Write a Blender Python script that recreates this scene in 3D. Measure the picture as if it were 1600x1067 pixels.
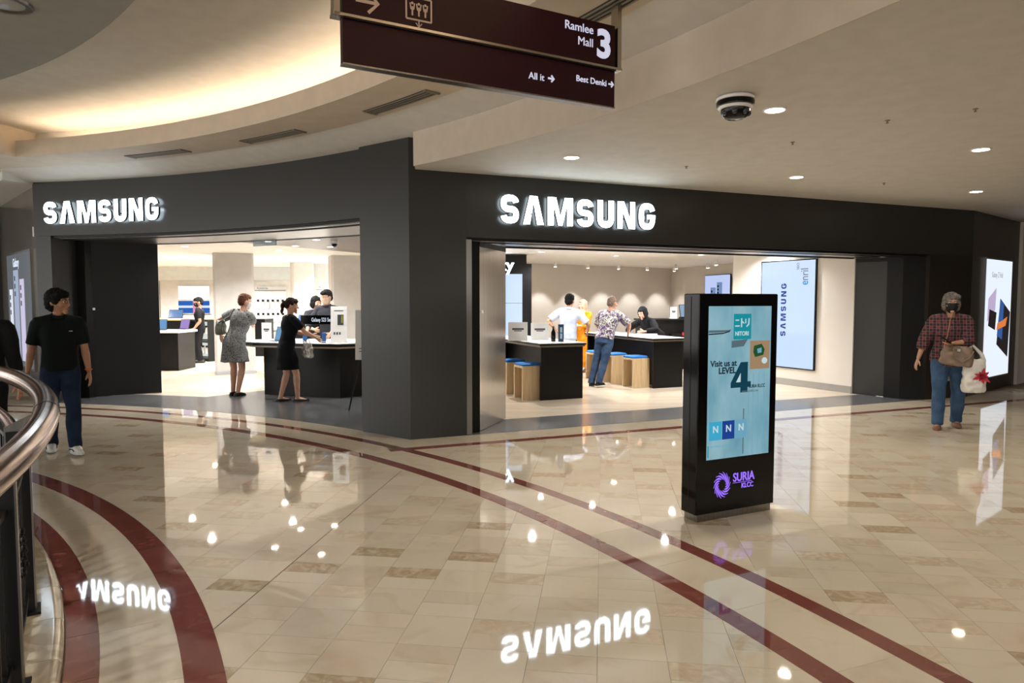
import bpy, bmesh, math, random
from math import sin, cos, pi, radians, atan2, hypot, sqrt
from mathutils import Vector, Matrix
from mathutils.geometry import tessellate_polygon

for o in list(bpy.data.objects):
    bpy.data.objects.remove(o, do_unlink=True)
random.seed(7)
SC = bpy.context.scene
COL = SC.collection

# ---------------------------------------------------------------- camera
cam_data = bpy.data.cameras.new('camera')
cam_data.sensor_width = 36.0
cam_data.lens = 24.0
cam_data.clip_start = 0.05
cam = bpy.data.objects.new('camera', cam_data)
COL.objects.link(cam)
cam.location = (0, 0, 1.55)
cam.rotation_euler = (radians(90) - math.atan(63.5/1067), 0, 0)
SC.camera = cam

# ---------------------------------------------------------------- world, exposure
world = bpy.data.worlds.new('world'); SC.world = world
world.use_nodes = True
wb = world.node_tree.nodes['Background']
wb.inputs[0].default_value = (1.0, 0.972, 0.935, 1)
wb.inputs[1].default_value = 2.35
SC.view_settings.view_transform = 'Standard'
SC.view_settings.look = 'None'
SC.view_settings.gamma = 1.0
SC.view_settings.use_curve_mapping = False
SC.view_settings.exposure = 0.0

# ---------------------------------------------------------------- helpers
def lin(r, g, b):
    f = lambda c: (c/255/12.92) if c/255 <= 0.04045 else ((c/255+0.055)/1.055)**2.4
    return (f(r), f(g), f(b), 1)

def M(name, col, rough=0.5, metal=0.0, col2=None, nscale=6.0, bump=0.0, bscale=40.0,
      emit=0.0, ecol=None, spec=0.5, coat=0.0, stretch=(1, 1, 1), detail=3.0, alpha=None, trans=0.0, ramp=(0.35, 0.65)):
    m = bpy.data.materials.new(name); m.use_nodes = True
    nt = m.node_tree; b = nt.nodes['Principled BSDF']
    c1 = lin(*col) if max(col) > 1 else (*col, 1)
    if col2 is None: c2 = tuple(min(1, x*0.93) for x in c1[:3]) + (1,)
    else: c2 = lin(*col2) if max(col2) > 1 else (*col2, 1)
    tc = nt.nodes.new('ShaderNodeTexCoord'); mp = nt.nodes.new('ShaderNodeMapping')
    mp.inputs['Scale'].default_value = stretch
    nt.links.new(tc.outputs['Object'], mp.inputs['Vector'])
    nz = nt.nodes.new('ShaderNodeTexNoise'); nz.inputs['Scale'].default_value = nscale; nz.inputs['Detail'].default_value = detail
    nt.links.new(mp.outputs[0], nz.inputs['Vector'])
    rp = nt.nodes.new('ShaderNodeValToRGB')
    rp.color_ramp.elements[0].position = ramp[0]; rp.color_ramp.elements[1].position = ramp[1]
    rp.color_ramp.elements[0].color = c2; rp.color_ramp.elements[1].color = c1
    nt.links.new(nz.outputs['Fac'], rp.inputs[0])
    nt.links.new(rp.outputs[0], b.inputs['Base Color'])
    b.inputs['Roughness'].default_value = rough; b.inputs['Metallic'].default_value = metal
    b.inputs['Specular IOR Level'].default_value = spec
    if coat: b.inputs['Coat Weight'].default_value = coat; b.inputs['Coat Roughness'].default_value = 0.03
    if trans: b.inputs['Transmission Weight'].default_value = trans
    if alpha is not None: b.inputs['Alpha'].default_value = alpha
    if bump:
        n2 = nt.nodes.new('ShaderNodeTexNoise'); n2.inputs['Scale'].default_value = bscale; n2.inputs['Detail'].default_value = 4
        nt.links.new(mp.outputs[0], n2.inputs['Vector'])
        bp = nt.nodes.new('ShaderNodeBump'); bp.inputs['Strength'].default_value = bump; bp.inputs['Distance'].default_value = 0.02
        nt.links.new(n2.outputs['Fac'], bp.inputs['Height']); nt.links.new(bp.outputs[0], b.inputs['Normal'])
    if emit:
        e = ecol or col
        b.inputs['Emission Color'].default_value = lin(*e) if max(e) > 1 else (*e, 1)
        b.inputs['Emission Strength'].default_value = emit
    return m

class MB:
    def __init__(s): s.v = []; s.f = []
    def add(s, vs, fs):
        o = len(s.v); s.v += [tuple(p) for p in vs]; s.f += [tuple(i+o for i in f) for f in fs]; return s
    def box(s, c, d, rz=0.0):
        cx, cy, cz = c; hx, hy, hz = d[0]/2, d[1]/2, d[2]/2; ca, sa = cos(rz), sin(rz)
        vs = []
        for z in (-hz, hz):
            for x, y in ((-hx, -hy), (hx, -hy), (hx, hy), (-hx, hy)):
                vs.append((cx+x*ca-y*sa, cy+x*sa+y*ca, cz+z))
        return s.add(vs, [(3,2,1,0),(4,5,6,7),(0,1,5,4),(1,2,6,5),(2,3,7,6),(3,0,4,7)])
    def bbox(s, c, d, bev=0.01):           # box with chamfered vertical and top edges
        x, y = d[0]/2, d[1]/2; b = min(bev, x*.9, y*.9)
        o = [(-x+b,-y),(x-b,-y),(x,-y+b),(x,y-b),(x-b,y),(-x+b,y),(-x,y-b),(-x,-y+b)]
        o = [(c[0]+p, c[1]+q) for p, q in o]
        i = [(c[0]+(p-c[0])*(1-b/x), c[1]+(q-c[1])*(1-b/y)) for p, q in o]
        z0, z1 = c[2]-d[2]/2, c[2]+d[2]/2
        bz = min(b, d[2]*.4)
        rings = [[(*p, z0+bz*.0) for p in o], [(*p, z1-bz) for p in o], [(*p, z1) for p in i]]
        vs = sum(rings, []); fs = [tuple(range(7, -1, -1)), tuple(range(16, 24))]
        for r in range(2):
            for k in range(8): fs.append((r*8+k, r*8+(k+1)%8, r*8+8+(k+1)%8, r*8+8+k))
        return s.add(vs, fs)
    def prism(s, poly, z0, z1):            # poly counter-clockwise [(x,y)]
        n = len(poly); vs = [(x, y, z0) for x, y in poly] + [(x, y, z1) for x, y in poly]
        tris = tessellate_polygon([[Vector((x, y, 0)) for x, y in poly]])
        fs = [(n+a, n+b, n+c) for a, b, c in tris] + [(c, b, a) for a, b, c in tris]
        if n > 0:
            for k in range(n): fs.append((k, (k+1) % n, n+(k+1) % n, n+k))
        return s.add(vs, fs)
    def tube(s, pts, rad, n=12, cap=True, flat=None):
        pts = [Vector(p) for p in pts]; m = len(pts)
        rads = rad if isinstance(rad, (list, tuple)) else [rad]*m
        prev = None; rings = []
        for k, p in enumerate(pts):
            t = (pts[min(k+1, m-1)] - pts[max(k-1, 0)])
            t = t.normalized() if t.length > 1e-9 else Vector((0, 0, 1))
            if prev is None:
                a = Vector((0, 0, 1)) if abs(t.z) < .9 else Vector((1, 0, 0))
                x = t.cross(a).normalized()
            else:
                x = (prev - t*prev.dot(t)).normalized()
            prev = x; y = t.cross(x)
            r = rads[k]; rx, ry = r if isinstance(r, (list, tuple)) else (r, r)
            rings.append([p + x*cos(2*pi*j/n)*rx + y*sin(2*pi*j/n)*ry for j in range(n)])
        vs = sum(rings, []); fs = []
        for k in range(m-1):
            for j in range(n): fs.append((k*n+j, k*n+(j+1) % n, (k+1)*n+(j+1) % n, (k+1)*n+j))
        if cap: fs += [tuple(range(n-1, -1, -1)), tuple((m-1)*n+j for j in range(n))]
        return s.add(vs, fs)
    def lathe(s, prof, n=24, c=(0, 0, 0)):
        vs = []; fs = []; m = len(prof)
        for r, z in prof:
            for j in range(n): vs.append((c[0]+r*cos(2*pi*j/n), c[1]+r*sin(2*pi*j/n), c[2]+z))
        for k in range(m-1):
            for j in range(n): fs.append((k*n+j, k*n+(j+1) % n, (k+1)*n+(j+1) % n, (k+1)*n+j))
        fs += [tuple(range(n-1, -1, -1)), tuple((m-1)*n+j for j in range(n))]
        return s.add(vs, fs)
    def sector(s, prof, a0, a1, n=48, c=(0, 0), closed=True):   # profile [(r,z)] swept through degrees a0..a1
        m = len(prof); vs = []; fs = []
        for j in range(n+1):
            a = radians(a0+(a1-a0)*j/n)
            for r, z in prof: vs.append((c[0]+r*cos(a), c[1]+r*sin(a), z))
        kk = m if closed else m-1
        for j in range(n):
            for k in range(kk): fs.append((j*m+k, j*m+(k+1) % m, (j+1)*m+(k+1) % m, (j+1)*m+k))
        if closed: fs += [tuple(range(m-1, -1, -1)), tuple(n*m+k for k in range(m))]
        return s.add(vs, fs)
    def sphere(s, c, r, n=14, m=9):
        rx, ry, rz = r if isinstance(r, (list, tuple)) else (r, r, r)
        vs = [(c[0], c[1], c[2]-rz)]; fs = []
        for k in range(1, m):
            t = -pi/2+pi*k/m
            for j in range(n):
                vs.append((c[0]+rx*cos(t)*cos(2*pi*j/n), c[1]+ry*cos(t)*sin(2*pi*j/n), c[2]+rz*sin(t)))
        vs.append((c[0], c[1], c[2]+rz)); L = len(vs)-1
        for j in range(n):
            fs.append((0, 1+(j+1) % n, 1+j)); fs.append((L, 1+(m-2)*n+j, 1+(m-2)*n+(j+1) % n))
        for k in range(m-2):
            for j in range(n): fs.append((1+k*n+j, 1+k*n+(j+1) % n, 1+(k+1)*n+(j+1) % n, 1+(k+1)*n+j))
        return s.add(vs, fs)
    def mesh(s, name, mat, smooth=False, fix=True):
        me = bpy.data.meshes.new(name); me.from_pydata(s.v, [], s.f)
        if fix:
            bm = bmesh.new(); bm.from_mesh(me); bmesh.ops.recalc_face_normals(bm, faces=bm.faces); bm.to_mesh(me); bm.free()
        if mat: me.materials.append(mat)
        if smooth:
            me.polygons.foreach_set('use_smooth', [True]*len(me.polygons))
            try: me.set_sharp_from_angle(angle=radians(42))
            except Exception: pass
        me.update(); return me
    def build(s, name, mat, parent=None, smooth=False, fix=True):
        return link(name, s.mesh(name, mat, smooth, fix), parent)

def link(name, me, parent=None):
    o = bpy.data.objects.new(name, me); COL.objects.link(o)
    if parent: o.parent = parent
    return o
def thing(name, label, cat, loc=(0, 0, 0), rz=0.0, group=None):
    o = bpy.data.objects.new(name, None); COL.objects.link(o); o.empty_display_size = 0.1
    o.location = loc; o.rotation_euler = (0, 0, rz)
    return tag(o, label, cat, group)
def tag(o, label=None, cat=None, group=None, kind=None):
    if label: o['label'] = label
    if cat: o['category'] = cat
    if group: o['group'] = group
    if kind: o['kind'] = kind
    return o
def struct(o, label=None):
    o['kind'] = 'structure'
    if label: o['label'] = label
    return o
def copy_tree(o, parent=None):
    c = o.copy(); COL.objects.link(c); c.parent = parent
    for ch in list(o.children): copy_tree(ch, c)
    return c
def eval_mesh(o, name):
    dg = bpy.context.evaluated_depsgraph_get()
    me = bpy.data.meshes.new_from_object(o.evaluated_get(dg), depsgraph=dg)
    me.name = name
    d = o.data; bpy.data.objects.remove(o, do_unlink=True)
    return me
def text(name, body, size, mat, parent, loc, rot=(pi/2, 0, 0), ext=0.002, bold=0.0, align='LEFT', xs=1.0, space=1.0):
    cu = bpy.data.curves.new(name, 'FONT'); cu.body = body; cu.size = size; cu.extrude = ext; cu.offset = bold
    cu.align_x = align; cu.space_character = space; cu.resolution_u = 4
    t = bpy.data.objects.new(name, cu); COL.objects.link(t)
    me = eval_mesh(t, name); bpy.data.curves.remove(cu)
    me.materials.clear(); me.materials.append(mat)
    o = link(name, me, parent); o.location = loc; o.rotation_euler = rot; o.scale = (xs, 1, 1)
    return o
def ribbon(path, w, d, mb=None):           # thick stroke in the xz plane, extruded along y by d (towards -y)
    mb = mb or MB(); n = len(path); L = []; R = []
    for k, (x, z) in enumerate(path):
        x0, z0 = path[max(k-1, 0)]; x1, z1 = path[min(k+1, n-1)]
        tx, tz = x1-x0, z1-z0; l = hypot(tx, tz) or 1; nx, nz = -tz/l, tx/l
        ww = w[k] if isinstance(w, list) else w
        L.append((x+nx*ww/2, z+nz*ww/2)); R.append((x-nx*ww/2, z-nz*ww/2))
    vs = []
    for y in (0, -d):
        vs += [(x, y, z) for x, z in L] + [(x, y, z) for x, z in R]
    fs = []
    for k in range(n-1):
        fs += [(k, k+1, n+k+1, n+k), (2*n+k, 3*n+k, 3*n+k+1, 2*n+k+1), (k, 2*n+k, 2*n+k+1, k+1), (n+k, n+k+1, 3*n+k+1, 3*n+k)]
    fs += [(0, n, 3*n, 2*n), (n-1, 3*n-1, 4*n-1, 2*n-1)]
    return mb.add(vs, fs)
def plate(poly, d, mb=None):               # polygon in xz extruded towards -y
    mb = mb or MB(); n = len(poly)
    tris = tessellate_polygon([[Vector((x, z, 0)) for x, z in poly]])
    vs = [(x, 0, z) for x, z in poly] + [(x, -d, z) for x, z in poly]
    fs = [t for t in tris] + [(n+c, n+b, n+a) for a, b, c in tris] + [(k, (k+1) % n, n+(k+1) % n, n+k) for k in range(n)]
    return mb.add(vs, fs)
def light(name, kind, loc, power, col, size=0.1, rot=(0, 0, 0), parent=None, spot=None, blend=0.6):
    l = bpy.data.lights.new(name, kind); l.energy = power; l.color = col
    if kind == 'AREA': l.shape = 'DISK'; l.size = size
    else: l.shadow_soft_size = size
    if kind == 'SPOT': l.spot_size = radians(spot or 110); l.spot_blend = blend
    o = bpy.data.objects.new(name, l); COL.objects.link(o); o.location = loc; o.rotation_euler = rot
    if parent: o.parent = parent
    return o

# plan of the place: the atrium's centre, and the line of the right-hand shopfront
CX, CY = -8.95, -1.40
def P(r, deg): return (CX+r*cos(radians(deg)), CY+r*sin(radians(deg)))
AX, AY = -1.131, 7.556
UX, UY, NX, NY = 0.9265, 0.3763, -0.3763, 0.9265
UA = atan2(UY, UX)
def W(a, b): return (AX+a*UX+b*NX, AY+a*UY+b*NY)

# ---------------------------------------------------------------- materials
m_paint = M('ceiling_paint', (208, 203, 192), 0.75, bump=0.02, bscale=60)
m_cream = M('cream_paint', (208, 194, 174), 0.7, bump=0.02, bscale=60)
m_disc = M('disc_paint', (150, 151, 142), 0.75)
m_white = M('white_paint', (236, 233, 228), 0.6)
m_dark = M('charcoal_panel', (42, 42, 40), 0.36, col2=(39, 39, 37), nscale=1.5, spec=0.5)
m_bronze = M('bronze_panel', (34, 28, 24), 0.34, col2=(29, 24, 21), nscale=1.5)
m_black = M('black_laminate', (9, 8, 8), 0.42, spec=.3)
m_blackgloss = M('black_gloss', (4, 4, 5), 0.10, spec=.3)
m_blackmetal = M('black_metal', (13, 12, 12), 0.42, bump=0.03, spec=.3)
m_steel = M('brushed_steel', (150, 148, 145), 0.28, 1.0, col2=(135, 133, 130), nscale=60, stretch=(1, 1, .02))
m_steeldoor = M('steel_door', (176, 170, 162), 0.17, 1.0, col2=(160, 154, 148), nscale=50, stretch=(1, 1, .02), bump=0.03, bscale=3)
m_chrome = M('polished_steel', (188, 162, 148), 0.16, 1.0, bump=0.02, bscale=8)
m_plug = M('white_plastic', (244, 243, 240), 0.4)
m_lamp = M('lamp_white', (255, 250, 240), 0.5, emit=9.0, ecol=(255, 246, 232))
m_lampshop = M('shop_lamp_white', (255, 252, 246), 0.5, emit=7.0, ecol=(255, 249, 240))
m_cove = M('cove_tube', (255, 226, 180), 0.5, emit=22.0, ecol=(255, 233, 208))
m_letter = M('sign_white_light', (255, 255, 255), 0.5, emit=8.0, ecol=(226, 243, 255))
m_grille = M('grille_dark', (44, 41, 36), 0.6)
m_grille2 = M('grille_slat', (128, 120, 104), 0.55)
m_shopfloor = M('shop_floor_tile', (206, 192, 172), 0.24, col2=(192, 176, 156), nscale=2.2, stretch=(.25, 2.2, 1), detail=6)
m_threshold = M('threshold_stone', (98, 99, 100), 0.22, col2=(84, 85, 86), nscale=4, detail=6)
m_shopwall = M('warm_grey_wall', (216, 209, 199), 0.7, col2=(210, 203, 193), nscale=1.2)
m_shopcol = M('pale_grey_column', (196, 193, 188), 0.6)
m_bulk = M('pale_bulkhead', (214, 220, 220), 0.6)
m_tablewhite = M('white_tabletop', (238, 238, 236), 0.2)
m_wood = M('birch_wood', (226, 200, 158), 0.45, col2=(212, 182, 138), nscale=5, stretch=(6, 6, .6), detail=5)
m_woodtop = M('oak_top', (222, 184, 128), 0.4, col2=(204, 164, 108), nscale=5, stretch=(.6, 6, 6), detail=5)
m_bluefabric = M('blue_cushion', (24, 108, 188), 0.75, bump=0.1, bscale=200)
m_red = M('red_strip', (196, 30, 44), 0.4)
m_maroon = M('maroon_enamel', (48, 11, 20), 0.42, col2=(43, 9, 17), nscale=1.5, spec=.25)
m_gold = M('champagne_metal', (188, 178, 166), 0.25, 1.0)
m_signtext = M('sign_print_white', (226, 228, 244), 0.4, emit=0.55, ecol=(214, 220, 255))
m_signtext2 = M('sign_print_cream', (214, 190, 170), 0.4)
# ================================================================ FLOOR
def stone(name, c1, c2, veins, rough=0.035, vs=3.0, vein_pos=(0.50, 0.56), bumpy=0.006, sat=.86):
    m = bpy.data.materials.new(name); m.use_nodes = True; nt = m.node_tree; b = nt.nodes['Principled BSDF']
    ge = nt.nodes.new('ShaderNodeNewGeometry'); oi = nt.nodes.new('ShaderNodeObjectInfo')
    ad = nt.nodes.new('ShaderNodeVectorMath'); ad.operation = 'ADD'
    ml = nt.nodes.new('ShaderNodeMath'); ml.operation = 'MULTIPLY'; ml.inputs[1].default_value = 37.0
    nt.links.new(oi.outputs['Random'], ml.inputs[0])
    nt.links.new(ge.outputs['Position'], ad.inputs[0]); nt.links.new(ml.outputs[0], ad.inputs[1])
    n1 = nt.nodes.new('ShaderNodeTexNoise'); n1.inputs['Scale'].default_value = 2.4; n1.inputs['Detail'].default_value = 6
    n2 = nt.nodes.new('ShaderNodeTexNoise'); n2.inputs['Scale'].default_value = vs; n2.inputs['Detail'].default_value = 9; n2.inputs['Distortion'].default_value = 1.6
    for n in (n1, n2): nt.links.new(ad.outputs[0], n.inputs['Vector'])
    r1 = nt.nodes.new('ShaderNodeValToRGB'); r1.color_ramp.elements[0].color = lin(*c2); r1.color_ramp.elements[1].color = lin(*c1)
    r1.color_ramp.elements[0].position = .3; r1.color_ramp.elements[1].position = .7
    nt.links.new(n1.outputs['Fac'], r1.inputs[0])
    r2 = nt.nodes.new('ShaderNodeValToRGB'); e = r2.color_ramp.elements
    e[0].position = vein_pos[0]; e[0].color = (0, 0, 0, 1); e[1].position = vein_pos[1]; e[1].color = (1, 1, 1, 1)
    nt.links.new(n2.outputs['Fac'], r2.inputs[0])
    mx = nt.nodes.new('ShaderNodeMix'); mx.data_type = 'RGBA'
    nt.links.new(r2.outputs[0], mx.inputs[0]); nt.links.new(r1.outputs[0], mx.inputs[6]); mx.inputs[7].default_value = lin(*veins)
    hs = nt.nodes.new('ShaderNodeHueSaturation'); mr = nt.nodes.new('ShaderNodeMapRange')
    hs.inputs['Saturation'].default_value = sat; mr.inputs[3].default_value = 1.02; mr.inputs[4].default_value = 1.13
    nt.links.new(oi.outputs['Random'], mr.inputs[0]); nt.links.new(mr.outputs[0], hs.inputs['Value'])
    nt.links.new(mx.outputs[2], hs.inputs['Color']); nt.links.new(hs.outputs[0], b.inputs['Base Color'])
    b.inputs['Roughness'].default_value = rough; b.inputs['IOR'].default_value = 1.8
    n3 = nt.nodes.new('ShaderNodeTexNoise'); n3.inputs['Scale'].default_value = 5; n3.inputs['Detail'].default_value = 2
    nt.links.new(ge.outputs['Position'], n3.inputs['Vector'])
    bp = nt.nodes.new('ShaderNodeBump'); bp.inputs['Strength'].default_value = bumpy; bp.inputs['Distance'].default_value = 0.02
    nt.links.new(n3.outputs['Fac'], bp.inputs['Height']); nt.links.new(bp.outputs[0], b.inputs['Normal'])
    return m
m_t1 = stone('marble_cream', (206, 193, 168), (199, 185, 160), (192, 175, 148), vein_pos=(.54, .74))
m_t2 = stone('marble_cream_pale', (209, 197, 174), (202, 189, 165), (194, 178, 152), vein_pos=(.56, .74))
m_t3 = stone('marble_cream_rosy', (206, 191, 167), (199, 183, 158), (193, 173, 147), vein_pos=(.5, .72))
m_t4 = stone('marble_brown', (176, 154, 120), (162, 139, 105), (196, 178, 148), vs=12, vein_pos=(.42, .66))
m_t5 = stone('marble_tan', (196, 178, 150), (188, 168, 138), (206, 190, 164), vs=11, vein_pos=(.42, .66))
m_redstone = stone('red_marble', (124, 62, 51), (111, 53, 44), (134, 74, 61), vein_pos=(.56, .72), vs=5, sat=.9)
m_grout = M('grout', (140, 122, 98), 0.6)
m_curb = stone('curb_marble', (206, 194, 164), (192, 180, 150), (180, 162, 130), rough=.12)

mbf = MB()
mbf.sector([(8.02, -.25), (60, -.25), (60, -.004), (8.02, -.004)], -75, 115, 95, (CX, CY))
floor = struct(mbf.build('floor', m_grout), 'polished cream marble concourse floor with red marble bands')

pa = radians(-7.53); PXv = (cos(pa), sin(pa)); QXv = (-sin(pa), cos(pa))
def inmall(x, y):
    r = hypot(x-CX, y-CY)
    if r < 8.5: return False
    a = (x-AX)*UX+(y-AY)*UY; b = (x-AX)*NX+(y-AY)*NY
    if x > -1.4 and b > .2: return False
    if x <= -1.4 and r > 12.1: return False
    return True
tiles = []
TW, TP = .300, .575
for i in range(-40, 60):
    p0 = -1.51+TW*i
    for k in range(-12, 30):
        q0 = 2.77+TP*k+(TP/2 if i % 2 else 0)
        rng = random.Random(i*1000+k)
        for part, (qa, qh) in enumerate(((0, .1435), (.1435, .2875), (.431, .144))):
            pc, qc = p0+TW/2, q0+qa+qh/2
            x = pc*PXv[0]+qc*QXv[0]; y = pc*PXv[1]+qc*QXv[1]
            if y < 1.2 or y > 16 or abs(x) > .79*y+.5 or not inmall(x, y): continue
            if part == 0: mt = rng.choice([m_t4, m_t5, m_t5, m_t3, m_t1])
            else: mt = rng.choice([m_t1, m_t1, m_t2, m_t2, m_t3])
            tiles.append((qh/(y*y*hypot(x, y)), x, y, part, mt))
tiles.sort(key=lambda t: -t[0])
tmesh = {}
G2 = .0016
def tile_mesh(part, mt):
    h = (.1435, .2875, .144)[part]
    if (part, mt.name) not in tmesh:
        mb = MB(); mb.box((0, 0, -.006), (TW-G2, h-G2, .012), 0)
        tmesh[(part, mt.name)] = mb.mesh('tile', mt)
    return tmesh[(part, mt.name)]
for _, x, y, part, mt in tiles[:300]:
    o = link('tile', tile_mesh(part, mt), floor); o.location = (x, y, 0); o.rotation_euler = (0, 0, pa)
mb = MB(); mats = [m_t1, m_t2, m_t3, m_t4, m_t5]; idx = []
for _, x, y, part, mt in tiles[300:]:
    h = (.1435, .2875, .144)[part]; n0 = len(mb.f)
    mb.box((x, y, -.006), (TW-G2, h-G2, .012), pa); idx += [mats.index(mt)]*(len(mb.f)-n0)
fo = mb.build('tile_field', m_t1, floor, fix=False); fo['kind'] = 'stuff'
for m_ in mats[1:]: fo.data.materials.append(m_)
fo.data.polygons.foreach_set('material_index', idx)

mj = MB().box((0, 0, 0), (.006, 3.1, .0012)).build('movement_joint', M('joint_seal', (112, 100, 82), .5), floor)
qc_, pc_ = 4.42, -1.81
mj.location = (pc_*PXv[0]+qc_*QXv[0], pc_*PXv[1]+qc_*QXv[1], .0004); mj.rotation_euler = (0, 0, pa)
def ring_stones(name, r0, r1, a0, a1, step, mt, z=.0015, skip=None):
    n = int(round((a1-a0)/step)); g = degrees_gap = 0.0012/r0*57.3
    mb = MB(); mb.sector([(r0, -.01), (r1, -.01), (r1, z), (r0, z)], -step/2+g, step/2-g, 3)
    me = mb.mesh(name, mt)
    for k in range(n):
        o = link(name, me, floor); o.location = (CX, CY, 0); o.rotation_euler = (0, 0, radians(a0+(k+.5)*step))
ring_stones('red_band_stone', 8.213, 8.341, 8, 82, 3.1, m_redstone)
ring_stones('cream_band_stone', 8.341, 8.645, 8, 82, 4.1, m_t2)
ring_stones('red_band_stone', 8.645, 8.800, 8, 82, 2.9, m_redstone)
ring_stones('red_band_stone', 11.00, 11.12, 6, 84, 2.15, m_redstone)
ring_stones('cream_band_stone', 11.12, 11.46, 6, 84, 3.2, m_t1)
ring_stones('red_band_stone', 11.46, 11.57, 6, 84, 2.15, m_redstone)
ring_stones('cream_band_stone', 11.57, 11.87, 51, 84, 3.2, m_t1)
# straight red band in front of the right-hand shopfront
for k in range(-1, 23):
    a0 = .12+k*.46
    mb = MB(); mb.box((0, 0, -.004), (.457, .12, .0115), 0)
    o = link('red_band_stone', mb.mesh('red_band_stone', m_redstone), floor)
    o.location = (*W(a0+.23, -.47-.006*k), .0002); o.rotation_euler = (0, 0, UA)
    mb = MB(); mb.box((0, 0, -.004), (.457, .40+.006*k, .011), 0)
    o = link('cream_band_stone', mb.mesh('cream_band_stone', m_t1), floor)
    o.location = (*W(a0+.23, -.21-.003*k), 0); o.rotation_euler = (0, 0, UA)
# raised kerb under the railing
kerb = struct(MB().sector([(7.90, -.4), (8.02, -.4), (8.02, .03), (7.90, .03)], -20, 84, 60, (CX, CY)).build('trim_1', m_curb), 'cream stone edge of the atrium opening')
mbk = MB(); g = .012
mbk.sector([(7.90, .03), (8.02, .03), (8.02, -.01), (8.205, -.01), (8.205, .03), (8.19, .05), (8.16, .058), (7.90, .058)], -1.55+g, 1.55-g, 4)
kme = mbk.mesh('kerb_stone', m_curb, True)
for k in range(29):
    o = link('kerb_stone', kme, kerb); o.location = (CX, CY, 0); o.rotation_euler = (0, 0, radians(-5+3.1*k))
struct(MB().lathe([(16, -4.7), (16, -4.5)], 64, (CX-3, CY, 0)).build('floor_below', M('lower_floor', (150, 140, 124), .3)), 'floor of the level below seen through the atrium opening')
# grey threshold stone and pale floor inside the shop
mb = MB()
mb.prism([W(.3, .02), W(9.0, .02), W(9.0, 16), W(-9.5, 16), W(-12, 9), P(12.6, 83), P(12.0, 82.5)] + [P(11.95, 82-1.5*k) for k in range(20)] + [P(12.3, 52)], -.003, .0005)
shopfloor = struct(mb.build('floor_shop', m_shopfloor), 'pale wood-toned tile floor inside the shop')
mb = MB(); mb.prism([W(.3, 0.0), W(8.4, 0.0), W(8.4, .82), W(.9, .82), W(.3, .5)], -.002, .0022)
struct(mb.build('floor_threshold', m_threshold), 'dark grey stone threshold across the right-hand shop entrance')
arc = [P(11.88, 53+1.0*k) for k in range(30)]
mb = MB(); mb.prism(arc + [P(12.95, 82), P(12.95, 77), P(12.98, 72), (-4.55, 11.45), (-4.05, 12.0), (-2.0, 12.0), (-1.9, 10.2)], -.002, .0022)
struct(mb.build('floor_threshold.001', m_threshold), 'dark grey stone threshold across the left-hand shop entrance')
# plank joints of the shop floor kept as long tile strips
# ================================================================ CEILING
S = lambda prof, a0, a1, n=64: MB().sector(prof, a0, a1, n, (CX, CY))
ceil = MB()
arcp = [P(11.82, -38+86.0*k/60) for k in range(61)]
ceil.prism(arcp + [W(.12, .15), W(9.2, .3), (7.4, 14), (17, 22), (17, -8.6)], 2.99, 3.42)
struct(ceil.build('ceiling_low', m_paint), 'low flat painted ceiling over the right-hand concourse')
mb = S([(11.805, 2.985), (11.82, 2.985), (11.82, 3.36), (11.805, 3.36)], -38, 48.0)
struct(mb.build('trim_2', m_cream, smooth=True), 'cream curved fascia between the two ceiling levels')
mb = S([(11.42, 3.50), (11.42, 3.452), (11.46, 3.45), (11.52, 3.425), (11.78, 3.35), (11.84, 3.33), (12.30, 3.33), (12.30, 3.50)], -38, 84)
struct(mb.build('trim_3', m_paint, smooth=True), 'shallow grey cornice running round above the left-hand shopfront')
mb = S([(10.82, 3.45), (11.45, 3.45), (11.45, 3.49), (10.88, 3.49), (10.88, 3.66), (10.82, 3.66)], -38, 77.2)
struct(mb.build('trim_4', m_cream, smooth=True), 'cream upstand hiding the warm cove light')
mb = S([(11.45, 3.49), (11.62, 3.49), (11.62, 4.0), (11.56, 4.0), (11.56, 3.52), (11.45, 3.52)], -38, 79.5)
struct(mb.build('trim_5', m_paint, smooth=True), 'back wall of the light cove')
mb = S([(8.3, 3.95), (11.6, 3.95), (11.6, 4.05), (8.3, 4.05)], -38, 92)
struct(mb.build('ceiling_cove', m_paint), 'raised ring of ceiling washed by the cove light')
mb = S([(7.6, 3.45), (11.45, 3.45), (11.45, 3.66), (7.6, 3.66)], 77.2, 77.9, 4)
mb.sector([(7.6, 3.45), (11.6, 3.45), (11.6, 3.50), (7.6, 3.50)], 77.9, 92, 16, (CX, CY))
struct(mb.build('trim_6', m_cream), 'radial cream upstand closing the light cove on the left')
mb = S([(7.6, 3.49), (11.62, 3.49), (11.62, 3.96), (7.6, 3.96)], 79.5, 80.2, 3)
struct(mb.build('trim_18', m_cream), 'lit end wall of the light cove')
mb = MB().lathe([(8.80, 3.55), (8.86, 3.56), (8.86, 4.0), (8.80, 4.0)], 160, (CX, CY, 0))
struct(mb.build('ceiling_disc', m_disc, smooth=True), 'round grey-green ceiling disc over the atrium')
mb = MB().prism([P(11.3, 81.9), P(18, 84), P(18, 125), P(7.6, 125), P(7.6, 81.9)], 3.445, 3.6)
struct(mb.build('ceiling_left', m_paint), 'flat ceiling beyond the left end of the cove')
cv = S([(11.18, 3.50), (11.24, 3.50), (11.24, 3.54), (11.18, 3.54)], -38, 77.0)
cvo = tag(cv.build('cove_light_tube', m_cove), 'long curved warm light tube hidden in the ceiling cove', 'light tube')

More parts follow.
